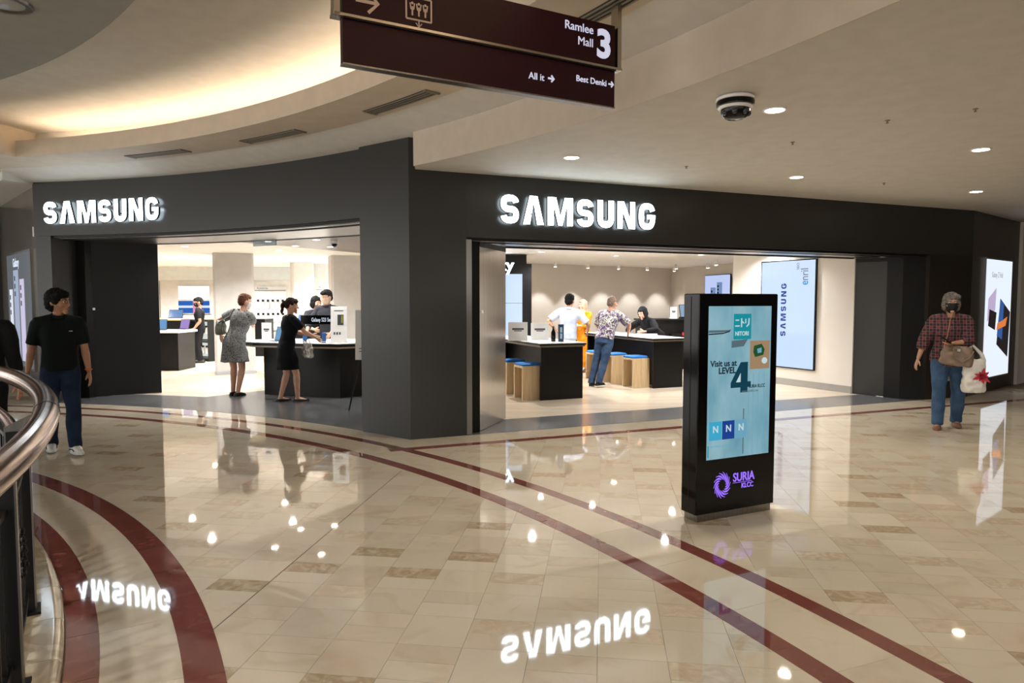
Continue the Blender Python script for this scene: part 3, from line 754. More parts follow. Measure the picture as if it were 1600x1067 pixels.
# shop downlights: (x, y) on the white ceiling
shop_dl = [(-5.15, 9.9+1.6), (-6.0, 12.6), (-4.05, 12.4), (-4.6, 13.6), (-7.4, 16.8), (-6.2, 15.9), (-9.8, 18.6), (-7.9, 18.9), (-3.6, 16.0), (-4.3, 17.6),
           (-5.2, 18.9), (-3.4, 18.2), (-9.2, 15.2), (-11.2, 17.2), (-2.6, 17.4), (-8.4, 13.6),
           (.35, 11.6), (1.6, 13.4), (3.1, 13.0), (.6, 14.0), (2.3, 15.2), (4.1, 14.9), (2.6, 11.4), (4.6, 12.6)]
for x, y in shop_dl:
    downlight(x, y, 2.55, .075, m_lampshop, 'small round downlight in the white shop ceiling', 470 if x < -2 and y > 15 else (220 if x < -2 else 245), 'downlights in the white shop ceiling', NEUT, 150)
for x, y in ((-3.9, 11.0), (-3.05, 10.7), (-2.3, 10.9), (-3.75, 11.9), (-3.2, 12.1), (-2.6, 12.7), (-2.1, 13.3)):
    downlight(x, y, 2.505, .065, m_lampshop, 'small round downlight in the taupe panel over the service counter', 60, 'downlights in the taupe ceiling panel', NEUT, 130)
# wall-washing spots along the back wall
for k in range(5):
    f = (k+.6)/5.2; x = .15+4.8*f+.42; y = 18.0+3.3*f-.55
    t = thing('spot_fitting', 'small white ceiling spot washing the warm grey back wall', 'spotlight', (x, y, 2.55), 0, 'spots along the back wall')
    MB().lathe([(.03, 0), (.03, -.03), (.045, -.035), (.045, -.12), (.035, -.12)], 16).build('can', m_plug, t, True)
    MB().lathe([(.034, -.121), (.001, -.121)], 16).build('lamp_disc', m_lampshop, t)
    light('lamp', 'SPOT', (0, 0, -.14), 80, NEUT, .03, parent=t, spot=72, blend=.5, rot=(radians(14), 0, radians(34)))
for x, y in ((5.2, 18.2), (5.0, 16.8), (4.5, 18.8)):
    t = thing('spot_fitting', 'white ceiling spot above the reception desk', 'spotlight', (x, y, 2.55), 0, 'spots above the reception desk')
    MB().lathe([(.03, 0), (.03, -.03), (.05, -.035), (.05, -.13), (.04, -.13)], 16).build('can', m_plug, t, True)
    MB().lathe([(.039, -.131), (.001, -.131)], 16).build('lamp_disc', m_lampshop, t)
    light('lamp', 'SPOT', (0, 0, -.15), 190, NEUT, .03, parent=t, spot=80, blend=.5)
cc = thing('security_camera', 'small white dome camera under the taupe shop ceiling', 'camera', (-2.83, 10.95, 2.505))
MB().lathe([(.06, 0), (.06, -.04), (.055, -.045)], 20).build('base', m_plug, cc, True)
MB().sphere((0, 0, -.05), (.045, .045, .05), 16, 10).build('dome', m_blackgloss, cc, True)

# ================================================================ SCREENS AND POSTERS
sc_rz = atan2(-sd[1], -sd[0])    # the wall's running direction seen from the shop, left to right
ls = thing('wall_screen', 'tall white wall screen with vertical blue lettering inside the shop', 'screen', (*Sd(1.945, -.02), .33), sc_rz)
MB().box((.607, 0, .975), (1.235, .035, 1.975)).build('frame', m_black, ls)
g_scr = glow('screen_pale_blue', (206, 228, 255), 1.0); g_blue = glow('print_royal_blue', (22, 62, 158), .9)
pan = MB().box((.607, -.018, .975), (1.195, .006, 1.935)).build('panel', g_scr, ls)
class _R: pass
def place_rot(o, x, w):
    o.location = (.595, -.0215, .57+x); o.rotation_euler = (0, -pi/2, 0)
word('SAMSUNG', .118, .30, .0015, g_blue, place_rot, ls, 1.14)
text('lettering', 'enril', .235, glow('print_grey', (110, 116, 120), .8), ls, (1.06, -.0225, 1.50), rot=(pi/2, -pi/2, 0), ext=.0005, bold=.0, xs=.72)
text('lettering', 'e', .235, glow('print_sky', (52, 160, 232), .9), ls, (1.06, -.0240, 1.50), rot=(pi/2, -pi/2, 0), ext=.0005, bold=.003, xs=.72)
text('lettering', 'SEO', .07, glow('print_dim', (90, 96, 100), .8), ls, (.865, -.0225, 1.78), rot=(pi/2, -pi/2, 0), ext=.0005)

ls2 = thing('wall_screen', 'smaller wall screen with phone pictures behind the kiosk', 'screen', (5.50, 19.45, 1.15), atan2(-5.3, 1.65))
MB().box((.6, -.01, .56), (1.2, .03, 1.12)).build('frame', m_black, ls2)
MB().box((.6, -.028, .56), (1.17, .006, 1.09)).build('panel', glow('screen_lilac', (196, 212, 255), .9), ls2)
for x, h_ in ((.42, .72), (.72, .86)):
    ph = MB().box((x, -.033, h_-.25), (.24, .006, .6)).build('phone_picture', glow('print_steel', (120, 150, 200), .8), ls2)
    for k in range(3): MB().lathe([(.035, 0), (.035, .004)], 12).build('lens_picture', m_black, ph).matrix_local = Matrix.Translation((x-.06, -.036, h_-.06-.09*k)) @ Matrix.Rotation(pi/2, 4, 'X')

# lightbox on the right-hand bronze wall
er = atan2(ed[1], ed[0])
lb = thing('poster_lightbox', 'glowing white poster with folding phones on the bronze wall', 'poster', (*E(.56, .02), .25), er)
MB().box((.70, 0, 1.0), (1.44, .04, 2.04)).build('frame', m_steel, lb)
MB().box((.70, -.021, 1.0), (1.39, .006, 1.99)).build('panel', glow('lightbox_white', (228, 238, 250), 1.05), lb)
def pp(name, pts, mat, dy=0): o = plate(pts, .002).build(name, mat, lb); o.location = (0, -.024-dy, 0); return o
g_lilac = glow('print_lilac', (196, 178, 214), .9); g_dk = glow('print_dark', (14, 14, 26), .5); g_orange = glow('print_orange', (232, 130, 60), .9); g_bl2 = glow('print_blue', (46, 96, 170), .8)
pp('phone_picture', [(.12, .95), (.52, 1.14), (.55, 1.52), (.15, 1.34)], g_lilac)
pp('phone_picture', [(.18, .88), (.55, .80), (.60, 1.10), (.22, 1.16)], g_dk, .001)
pp('phone_picture', [(.66, .55), (1.30, .30), (1.36, 1.10), (.78, 1.34)], g_dk, .002)
pp('phone_picture', [(.66, .70), (.95, .62), (.98, 1.24), (.78, 1.32)], g_bl2, .003)
pp('phone_picture', [(.62, .80), (1.12, .86), (1.20, 1.02), (.9, .95), (.66, .92)], g_orange, .004)
text('lettering', 'Galaxy Z Fold', .13, glow('print_grey2', (150, 152, 158), .8), lb, (.28, -.025, 1.70), ext=.0005, xs=.8)
# lightbox on the left grey wall
lp = thing('poster_lightbox', 'grey lightbox poster with three upright phones at the left edge', 'poster', (*Lw(2.55, -.02), .45), lang+pi)
MB().box((1.05, 0, .95), (2.10, .04, 1.94)).build('frame', m_steel, lp)
MB().box((1.05, -.021, .95), (2.04, .006, 1.88)).build('panel', glow('lightbox_grey', (118, 124, 130), .6), lp)
for x, z0_, z1_, w_, c_ in ((.35, .1, 1.30, .26, (232, 240, 255)), (.85, .1, 1.62, .40, (170, 182, 206)), (1.36, .1, 1.46, .34, (214, 206, 236))):
    ph = MB().box((x, -.026, (z0_+z1_)/2), (w_, .006, z1_-z0_)).build('phone_picture', glow('print_phone', c_, .9), lp)
    for k in range(3): MB().box((x-w_*.2, -.03, z1_-.14-.13*k), (.07, .004, .08)).build('lens_picture', m_black, ph)
text('lettering', 'Galaxy', .20, glow('print_bright', (225, 236, 255), 1.0), lp, (.62, -.025, 1.68), ext=.0005, bold=.004)

# wall sockets / notices on the bronze pier
for z, lb_ in ((.66, 'upper'), (.36, 'lower')):
    t = thing('wall_socket', lb_+' of two beige wall sockets beside the walking woman', 'socket', (*W(8.78, -.002), z), UA)
    MB().bbox((0, -.008, 0), (.16, .016, .17), .01).build('plate', M('beige_plastic', (150, 136, 112), .5), t)
    MB().box((.03, -.018, -.02), (.06, .02, .07)).build('cover', M('beige_cover', (120, 108, 88), .5), t)
# ================================================================ SHOP FURNITURE
def demo_table(loc, L, wd, label):
    t = thing('demo_table', label, 'table', (*loc, 0), UA)
    MB().box((wd/2, .025, .415), (wd, .05, .83)).build('end_panel', m_black, t)
    MB().box((wd/2, L-.025, .415), (wd, .05, .83)).build('end_panel', m_black, t)
    MB().box((wd*.72, L/2, .415), (wd*.5, L-.11, .83)).build('spine', m_black, t)
    MB().bbox((wd/2, L/2, .845), (wd+.06, L+.06, .03), .008).build('edge_slab', M('taupe_edge', (128, 116, 100), .4), t)
    MB().bbox((wd/2, L/2, .872), (wd+.09, L+.09, .026), .008).build('black_edge', m_black, t)
    MB().bbox((wd/2, L/2, .889), (wd+.07, L+.07, .008), .004).build('top', m_tablewhite, t)
    return t
demo_table((.45, 10.55), 2.3, .73, 'black demonstration table with white top beside the steel door leaf')
demo_table((2.50, 12.02), 2.45, .62, 'black demonstration table with white top where the patterned-shirt man leans')
def stool(x, y, label):
    t = thing('stool', label, 'stool', (x, y, 0), UA)
    for s in (-1, 1): MB().box((0, s*.165, .265), (.34, .035, .53)).build('side_panel', m_wood, t)
    MB().box((0, 0, .5125), (.34, .295, .035)).build('seat_board', m_wood, t)
    MB().box((.10, 0, .17), (.03, .295, .035)).build('cross_rail', m_blackmetal, t)
    MB().box((.155, 0, .39), (.03, .295, .21)).build('apron', m_wood, t)
    MB().bbox((0, 0, .5495), (.335, .36, .039), .025).build('cushion', m_bluefabric, t)
stool(.255, 10.84, 'birch stool with blue cushion nearest the steel door leaf, in front of its table')
stool(.00, 11.50, 'birch stool with blue cushion half hidden behind the steel door leaf')
stool(2.235, 12.28, 'birch stool with blue cushion nearest the black end of the right table')
stool(1.955, 12.92, 'middle birch stool with blue cushion at the right table')
stool(1.70, 13.52, 'far birch stool with blue cushion left of the jeans')

# objects on the first table
def acrylic(x, y, z, w, h, rz, label, cat='display stand', tilt=0):
    t = thing('display_stand', label, cat, (x, y, z), rz)
    MB().box((0, .06, .004), (w, .14, .008)).build('foot', m_plug, t)
    p = MB().box((0, 0, h/2), (w, .012, h)).build('panel', m_plug, t); p.location = (0, .03, .006); p.rotation_euler = (-tilt, 0, 0)
    MB().box((0, -.0068, h*.62), (w*.6, .001, .03)).build('print', m_can, p)
    MB().box((0, -.0068, h*.52), (w*.4, .001, .015)).build('print', m_can, p)
    return t
acrylic(.10, 11.25, .893, .32, .30, UA*.2, 'left white panel stand on the first demonstration table')
acrylic(.47, 11.45, .893, .30, .28, UA*.2, 'right white panel stand on the first demonstration table')
bk = thing('thermos_bottle', 'black bottle standing on the first demonstration table', 'bottle', (.67, 11.05, .893))
MB().lathe([(.035, 0), (.037, .01), (.037, .15), (.018, .19), (.016, .215)], 20).build('body', m_blackgloss, bk, True)
MB().lathe([(.019, .215), (.019, .25), (.004, .252)], 16).build('cap', m_can, bk, True)
bx = thing('phone_box', 'upright dark blue phone carton beside the black bottle', 'box', (.79, 11.02, .893), UA*.3)
MB().box((0, 0, .14), (.085, .05, .28)).build('carton', M('navy_carton', (22, 58, 92), .35), bx)
for z in (.09, .19): MB().box((0, -.0265, z), (.035, .003, .085)).build('printed_phone', glow('carton_print', (196, 220, 240), .5), bx)
tb = thing('tablet_computer', 'tablet lying on the second demonstration table', 'tablet', (2.62, 13.25, .893), UA)
MB().bbox((0, 0, .012), (.34, .24, .024), .01).build('body', m_plug, tb)
MB().box((0, 0, .0245), (.31, .21, .001)).build('screen', m_can, tb)

# black display tower
tw = thing('display_tower', 'tall black display tower with glowing white lettering and a pale screen', 'display tower', (-.95, 14.6, 0))
MB().box((.63, .12, 1.265), (1.26, .24, 2.53)).build('housing', m_black, tw)
MB().box((1.30, .3, 1.17), (.14, .5, 2.34)).build('side_wing', m_black, tw)
tp = MB().box((.60, -.004, 1.46), (1.14, .012, 1.32)).build('screen', g_scr, tw)
MB().box((.60, -.0115, 1.50), (1.14, .003, .008)).build('screen_joint', m_can, tp)
text('lettering', 'Galaxy', .34, m_letter, tw, (.03, -.012, 2.20), ext=.006, bold=.008, xs=1.02)

# reception desk
rd = thing('reception_desk', 'black reception desk with a red stripe at the back of the shop', 'desk', (4.25, 16.0, 0), .12)
MB().box((0, 0, .55), (2.6, .6, 1.10)).build('body', m_black, rd)
MB().bbox((0, 0, 1.12), (2.68, .68, .04), .01).build('top', m_black, rd)
MB().box((.25, -.40, .40), (1.9, .16, .80)).build('front_box', m_black, rd)
MB().box((.35, -.485, .80), (1.6, .02, .075)).build('red_stripe', m_red, rd)
acrylic(3.76, 15.85, 1.14, .16, .26, .1, 'white price card stand on the reception desk')
ph = thing('smartphone_stand', 'big tilted phone display on the reception desk', 'phone', (3.98, 15.80, 1.14), .25)
MB().box((0, .06, .02), (.14, .12, .04)).build('base', m_black, ph)
p_ = MB().box((0, 0, .15), (.17, .016, .30)).build('phone', m_black, ph); p_.location = (0, .02, .03); p_.rotation_euler = (-.25, 0, .15)
MB().box((0, -.0095, .15), (.15, .003, .28)).build('screen', glow('screen_blue_grey', (150, 176, 206), .9), p_)

# service counter in the left shop
cnt = thing('service_counter', 'black faceted service counter with white top in the left shop', 'counter', (-3.1, 11.5, 0))
bp = [(-1.02, -.20), (.36, -.68), (.95, -.25), (.95, .58), (-.92, .72)]
def off(poly, d):
    c = (sum(p[0] for p in poly)/len(poly), sum(p[1] for p in poly)/len(poly)); o = []
    for x, y in poly:
        l = hypot(x-c[0], y-c[1]); o.append((x+(x-c[0])/l*d, y+(y-c[1])/l*d))
    return o
MB().prism(bp, 0, .80).build('body', m_black, cnt)
MB().prism(off(bp, -.05), .0, .06).build('toe_kick', m_blackmetal, cnt)
tpoly = [(-1.42, -.10), (-1.15, -.33), (.38, -.77), (1.04, -.28), (1.04, .66), (-1.2, .8), (-1.45, .35)]
MB().prism(off(tpoly, -.06), .79, .82).build('underside', M('beige_underside', (196, 178, 150), .5), cnt)
MB().prism(tpoly, .82, .862).build('edge', m_black, cnt)
MB().prism(off(tpoly, -.012), .861, .872).build('top', m_tablewhite, cnt)
CT = .872
# on the counter
ad = thing('product_card', 'white product card with a phone picture on the service counter', 'sign', (-2.82, 11.08, CT), -.05)
MB().box((0, .05, .006), (.30, .16, .012)).build('foot', m_plug, ad)
c_ = MB().box((0, 0, .29), (.265, .012, .58)).build('card', m_plug, ad); c_.rotation_euler = (-.06, 0, 0); c_.location = (0, .01, .01)
MB().box((.03, -.0075, .36), (.10, .002, .17)).build('phone_picture', M('print_charcoal', (58, 60, 62), .4), c_)
MB().box((.055, -.0088, .37), (.03, .002, .12)).build('phone_picture', M('print_olive', (142, 138, 52), .4), c_)
for x in (-.09, -.045, .0): MB().box((x+.02, -.0075, .14), (.026, .002, .04)).build('phone_picture', m_can, c_)
MB().box((0, -.0075, .51), (.15, .002, .012)).build('print', m_can, c_)
bar = thing('led_bar', 'black light bar with glowing white lettering on the service counter', 'sign', (-3.20, 11.35, CT), 0)
MB().box((.0, 0, .365), (.62, .035, .15)).build('bar', m_blackgloss, bar)
for x in (-.25, .25): MB().box((x, 0, .146), (.02, .02, .292)).build('stand', m_black, bar)
text('lettering', 'Galaxy S23 Series', .092, glow('bar_white', (226, 240, 255), 1.1), bar, (-.13, -.019, .335), ext=.001, bold=.0, xs=.60)
def laptop(x, y, z, rz, label, w=.30, col=(120, 170, 210)):
    t = thing('tablet_stand', label, 'tablet', (x, y, z), rz)
    MB().box((0, .06, .006), (w, .18, .012)).build('base', m_can, t)
    s_ = MB().box((0, 0, .12), (w, .012, .24)).build('display', m_black, t); s_.location = (0, .08, .01); s_.rotation_euler = (-.3, 0, 0)
    MB().box((0, -.0075, .12), (w-.02, .002, .22)).build('picture', glow('picture', col, .85), s_)
    return t
laptop(-3.98, 11.42, CT, -.5, 'blue tablet on a stand left of the woman in black', .17)
acrylic(-4.20, 11.62, CT, .19, .30, -.3, 'white leaflet holder at the left end of the service counter')
for k, (x, y, lb_) in enumerate(((-3.05, 11.05, 'small blue demo phone by the assistant'), (-3.42, 11.25, 'demo phone standing under the light bar'))):
    t = thing('smartphone', lb_, 'phone', (x, y, CT), .2)
    MB().box((0, 0, .008), (.06, .06, .016)).build('dock', m_can, t)
    s_ = MB().bbox((0, 0, .085), (.07, .010, .145), .004).build('phone', M('phone_blue', (40, 84, 140), .3), t); s_.location = (0, 0, .01); s_.rotation_euler = (-.3, 0, 0)
# easel with poster
ez = thing('easel_sign', 'white poster on a black tripod easel beside the corner pillar', 'easel', (-2.06, 9.95, 0), .15)
for f, q in (((-.30, -.32), (0, .03)), ((.30, -.32), (0, .03)), ((0, .35), (0, .06))):
    MB().tube([(f[0], f[1], 0), (q[0], q[1], 1.45)], .011, 8).build('leg', m_blackmetal, ez, True)
MB().box((0, -.20, .70), (.34, .05, .015)).build('ledge', m_blackmetal, ez)
pb = MB().box((0, 0, .36), (.50, .012, .72)).build('poster_board', m_plug, ez); pb.location = (.04, -.215, .71); pb.rotation_euler = (-.2, 0, 0)
MB().box((-.10, -.008, .30), (.09, .003, .10)).build('picture', M('print_magenta', (112, 60, 84), .5), pb)
MB().box((.02, -.008, .30), (.09, .003, .10)).build('picture', m_can, pb)
MB().box((-.02, -.008, .12), (.36, .003, .01)).build('print', m_can, pb); MB().box((-.02, -.008, .16), (.36, .003, .01)).build('print', m_can, pb)
MB().box((.12, -.008, .55), (.10, .003, .16)).build('picture', M('print_olive2', (120, 116, 50), .5), pb)

# ---- left back of the shop
def lowtable(loc, w, d, h, label, wood=False):
    t = thing('display_table', label, 'table', (*loc, 0))
    MB().box((0, 0, (h-.05)/2), (w, d, h-.05)).build('body', m_black, t)
    MB().bbox((0, 0, h-.025), (w+.1, d+.1, .05), .01).build('top', m_woodtop if wood else m_tablewhite, t)
    MB().box((0, 0, .02), (w*.96, d*.9, .04)).build('plinth', m_blackmetal, t)
lowtable((-8.25, 15.5), 1.7, .8, .89, 'black display table with tablets near the black door leaf')
lowtable((-9.75, 19.2), 2.6, .7, 1.06, 'black counter with an oak top below the blue picture', True)
lowtable((-4.85, 16.3), 1.2, .7, .98, 'black display table behind the pale column')
lowtable((-7.55, 19.4), 1.3, .7, 1.10, 'black counter behind the case cabinet')
laptop(-7.95, 15.4, .89, .25, 'blue tablet nearest the black door leaf on the display table', .26, (96, 156, 214))
laptop(-7.62, 15.75, .89, -.2, 'lilac tablet on the display table near the black door leaf', .24, (176, 150, 220))
laptop(-7.85, 19.3, 1.10, 0, 'open laptop on the far counter left of the standing staff member', .42, (126, 166, 208))
laptop(-9.5, 19.2, 1.06, 0, 'open laptop on the oak-topped counter', .40, (96, 146, 206))
laptop(-5.05, 16.1, .98, -.6, 'blue tablet on the table behind the pale column', .30, (110, 170, 230))
cbn = thing('case_cabinet', 'black open cabinet with two lit shelves of phone cases', 'cabinet', (-7.98, 17.75, 0), radians(-32))
MB().box((0, .2, .53), (.82, .02, 1.06)).build('back', m_black, cbn)
for s in (-1, 1): MB().box((s*.40, 0, .53), (.03, .4, 1.06)).build('side', m_black, cbn)
for z in (.06, .50, 1.045): MB().box((0, 0, z), (.80, .4, .04)).build('shelf', m_black, cbn)
for z in (.29, .77): MB().box((0, .16, z), (.74, .02, .40 if z < .5 else .46)).build('light_panel', glow('case_panel', (226, 232, 226), .9), cbn)
for r, z in enumerate((.34, .86)):
    for k in range(4):
        t = thing('phone_case', 'small boxed phone case hanging in the black cabinet', 'phone case', (cbn.location.x+(-.24+.16*k)*cos(radians(-32))+.10*sin(radians(-32))*-1*-1, cbn.location.y+(-.24+.16*k)*sin(radians(-32))+.10*cos(radians(-32)), z-.13), radians(-32), 'phone cases in the black cabinet')
        MB().box((0, 0, .05), (.10, .03, .18)).build('packet', m_plug, t)
        MB().box((0, -.004, .15), (.07, .03, .05)).build('hang_card', m_black, t)

# blue picture and light panel on the white wall
tv = thing('wall_picture', 'wide blue backlit picture on the white display wall', 'picture', (-9.55, 20.56, 1.17))
MB().box((0, 0, .195), (.98, .05, .40)).build('frame', m_plug, tv)
pn = MB().box((0, -.026, .195), (.94, .006, .37)).build('panel', glow('picture_blue', (42, 104, 196), .9), tv)
for c, q in (((-.02, .08), (.34, .03)),): pass
pz = plate([(-.47, .17), (.47, .17), (.47, .24), (-.47, .24)], .002).build('picture_band', glow('picture_white', (220, 236, 255), 1.0), pn); pz.location = (0, -.03, 0)
pz = plate([(-.03, .01), (.03, .01), (.03, .38), (-.03, .38)], .002).build('picture_band', glow('picture_rose', (240, 150, 180), 1.0), pn); pz.location = (0, -.033, 0)
lp2 = thing('light_panel', 'bright white light panel above the wide blue picture', 'light panel', (-9.55, 20.57, 1.58))
MB().box((0, 0, .21), (.94, .05, .42)).build('frame', m_plug, lp2)
MB().box((0, -.026, .21), (.92, .006, .40)).build('panel', glow('panel_white', (255, 253, 248), 1.5), lp2)
for k, x in enumerate((-10.6, -8.55)): 
    MB().box((x, 20.594, 1.1), (.012, .016, 2.1)).build('trim_14' if not k else 'trim_14.001', m_can)['kind'] = 'structure'
# accessory walls with hanging packets
def acc(x, y, w, label, grp, rows):
    t = thing('accessory_board', label, 'display board', (x, y, .7))
    MB().box((0, 0, .62), (w, .05, 1.30)).build('board', m_plug, t)
    MB().box((0, -.04, 1.16), (w, .04, .015)).build('rail', m_can, t)
    text('lettering', 'Accessories', .10, m_can, t, (-w/2+.05, -.027, 1.20), ext=.001, xs=.7)
    for r in range(2):
        for k in range(rows):
            q = thing('accessory_packet', grp, 'packet', (x-w/2+.09+k*(w-.18)/(rows-1), y-.046, .7+(.62 if r else .22)), 0, grp)
            MB().box((0, -.004, .10), (.085, .03, .20)).build('packet', random.choice([m_plug, m_shopcol, m_plug]), q)
            MB().box((0, -.008, .235), (.06, .03, .07)).build('hook_card', m_black, q)
acc(-7.25, 20.572, .92, 'white accessory board right of the pale column', 'small packet on the accessory board right of the pale column', 6)
acc(-6.15, 20.572, .55, 'white accessory board left of the far column', 'small packet on the accessory board left of the far column', 3)
acc(-4.95, 18.622, .70, 'white accessory board behind the masked assistant', 'small packet on the accessory board behind the masked assistant', 3)
w_prism('wall_shop_bay', [(-5.4, 18.65), (-2.6, 18.65), (-2.6, 18.8), (-5.4, 18.8)], 0, 2.2, m_white, 'white bay wall behind the service counter')
w_prism('trim_15', [(-5.4, 18.55), (-2.6, 18.55), (-2.6, 18.8), (-5.4, 18.8)], 2.2, 2.56, m_bulk, 'pale bulkhead above the white bay')
ps = thing('wall_screen', 'blue wall picture above the masked assistant', 'screen', (-4.42, 18.60, 1.45))
MB().box((0, 0, .26), (.42, .04, .54)).build('frame', m_plug, ps); MB().box((0, -.022, .26), (.40, .006, .52)).build('panel', glow('picture_teal', (76, 168, 226), .9), ps)
# ================================================================ PEOPLE
from mathutils import noise as mnoise
import numpy as np
V = Vector
def bake(mb, name, mat, voxel, smooth=4, extra=None, jitter=0.0, jscale=30.0):
    me = mb.mesh(name, None, False, True)
    o = bpy.data.objects.new('tmp', me); COL.objects.link(o)
    r = o.modifiers.new('r', 'REMESH'); r.mode = 'VOXEL'; r.voxel_size = voxel
    s = o.modifiers.new('s', 'SMOOTH'); s.iterations = smooth; s.factor = .5
    out = eval_mesh(o, name)
    bpy.data.meshes.remove(me)
    if jitter:
        n = len(out.vertices); co = np.empty(n*3, 'f'); no = np.empty(n*3, 'f')
        out.vertices.foreach_get('co', co); out.vertex_normals.foreach_get('vector', no)
        co = co.reshape(-1, 3); no = no.reshape(-1, 3)
        k = np.array([mnoise.noise(V(c)) for c in co*jscale], 'f')
        out.vertices.foreach_set('co', (co+no*(jitter*k)[:, None]).ravel())
    if extra:
        bm = bmesh.new(); bm.from_mesh(out)
        em = extra.mesh('x', None, False, True); bm.from_mesh(em); bm.to_mesh(out); bm.free(); bpy.data.meshes.remove(em)
    out.materials.clear(); out.materials.append(mat)
    out.polygons.foreach_set('use_smooth', [True]*len(out.polygons)); out.update()
    return out
def ik(a, b, l1, l2, pole):
    a, b, pole = V(a), V(b), V(pole); d = b-a; L = d.length
    if L > (l1+l2)*.998: b = a+d*((l1+l2)*.998/L); d = b-a; L = d.length
    x = (l1*l1-l2*l2+L*L)/(2*L); h = sqrt(max(0, l1*l1-x*x)); u = d/L
    p = pole-u*pole.dot(u); p = p.normalized() if p.length > 1e-6 else V((0, 0, 1))
    return a+u*x+p*h, b
def ell(mb, secs, n=22, e=2.3):            # secs: (centre, rx, ry, right, front)
    vs = []; fs = []
    for c, rx, ry, R, F in secs:
        for j in range(n):
            t = 2*pi*j/n; cc, ss = cos(t), sin(t)
            vs.append(c+R*(rx*math.copysign(abs(cc)**(2/e), cc))+F*(ry*math.copysign(abs(ss)**(2/e), ss)))
    m = len(secs)
    for k in range(m-1):
        for j in range(n): fs.append((k*n+j, k*n+(j+1) % n, (k+1)*n+(j+1) % n, (k+1)*n+j))
    fs += [tuple(range(n-1, -1, -1)), tuple((m-1)*n+j for j in range(n))]
    mb.add(vs, fs)
def headpt(d, k=1.0):
    dx, dy, dz = d; x = .073*dx; y = .094*dy; z = .116*dz
    if dz < 0: x *= 1-.30*(-dz)**1.5; y *= 1-(.34 if dy > 0 else .06)*(-dz)**1.2
    else: x *= 1+.04*dz
    if dy < 0: y *= .95
    return V((x*k, y*k, z*k))
def headmesh(mb, tr, s):
    n, m = 24, 16; vs = []; fs = []
    for k in range(1, m):
        t = -pi/2+pi*k/m
        for j in range(n): vs.append(tr @ (headpt((cos(t)*cos(2*pi*j/n), cos(t)*sin(2*pi*j/n), sin(t)))*s))
    lo = len(vs); vs.append(tr @ (headpt((0, 0, -1))*s)); hi = len(vs); vs.append(tr @ (headpt((0, 0, 1))*s))
    for j in range(n):
        fs.append((lo, (j+1) % n, j)); fs.append((hi, (m-2)*n+j, (m-2)*n+(j+1) % n))
    for k in range(m-2):
        for j in range(n): fs.append((k*n+j, k*n+(j+1) % n, (k+1)*n+(j+1) % n, (k+1)*n+j))
    mb.add(vs, fs)
    def sph(c, r):
        t = MB().sphere(c, r, 12, 8); mb.add([tr @ (V(v)*s) for v in t.v], t.f)
    t = MB().tube([(0, -.080, .020), (0, -.092, .0), (0, -.106, -.022), (0, -.098, -.034)], [.008, .0095, .0135, .010], 10); mb.add([tr @ (V(v)*s) for v in t.v], t.f)
    for q in (-1, 1):
        sph((q*.073, .008, -.006), (.010, .020, .031)); sph((q*.038, -.066, -.022), (.024, .020, .022)); sph((q*.030, -.078, .030), (.024, .012, .009))
    sph((0, -.078, -.095), (.026, .020, .018)); sph((0, -.086, -.060), (.026, .011, .014))
def hand(mb, w, dr, pn, side, curl, s):
    """palm and five fingers; dr along the forearm, pn palm normal (fingers curl towards pn)"""
    dr = V(dr).normalized(); pn = V(pn); pn = (pn-dr*pn.dot(dr)).normalized(); sd = dr.cross(pn).normalized()*side
    w = V(w)
    ell(mb, [(w-dr*.012*s, .024*s, .018*s, sd, pn), (w+dr*.02*s, .031*s, .017*s, sd, pn), (w+dr*.055*s, .040*s, .016*s, sd, pn), (w+dr*.085*s, .040*s, .013*s, sd, pn), (w+dr*.095*s, .034*s, .009*s, sd, pn)], 14)
    for k, (ln, o) in enumerate(((.068, .030), (.078, .010), (.072, -.011), (.056, -.030))):
        p = w+dr*.084*s+sd*o*s; d = dr; pts = [p-dr*.02*s, p]
        for j, f in enumerate((.45, .32, .23)):
            a = curl*(.55+.25*j); d = (d*cos(a)+pn*sin(a)).normalized(); p = p+d*ln*f*s; pts.append(p)
        mb.tube(pts, [.0088*s, .0090*s, .0084*s, .0076*s, .0050*s], 8)
    p = w+dr*.018*s+sd*.026*s; d = (dr*.65+sd*.62+pn*.35).normalized(); pts = [p, p+d*.035*s]
    d = (d+dr*.5+pn*curl*.4).normalized(); pts += [pts[-1]+d*.032*s]; d = (d+dr*.3+pn*curl*.4).normalized(); pts += [pts[-1]+d*.022*s]
    mb.tube(pts, [.0135*s, .0120*s, .0100*s, .0060*s], 8)
SKIN = {}
def skin(col):
    if col not in SKIN: SKIN[col] = M('skin', col, .5, col2=tuple(int(c*.94) for c in col), nscale=14, bump=.03, bscale=90)
    return SKIN[col]
m_eye = M('eye_white', (226, 222, 214), .2); m_iris = M('eye_iris', (30, 20, 16), .15)

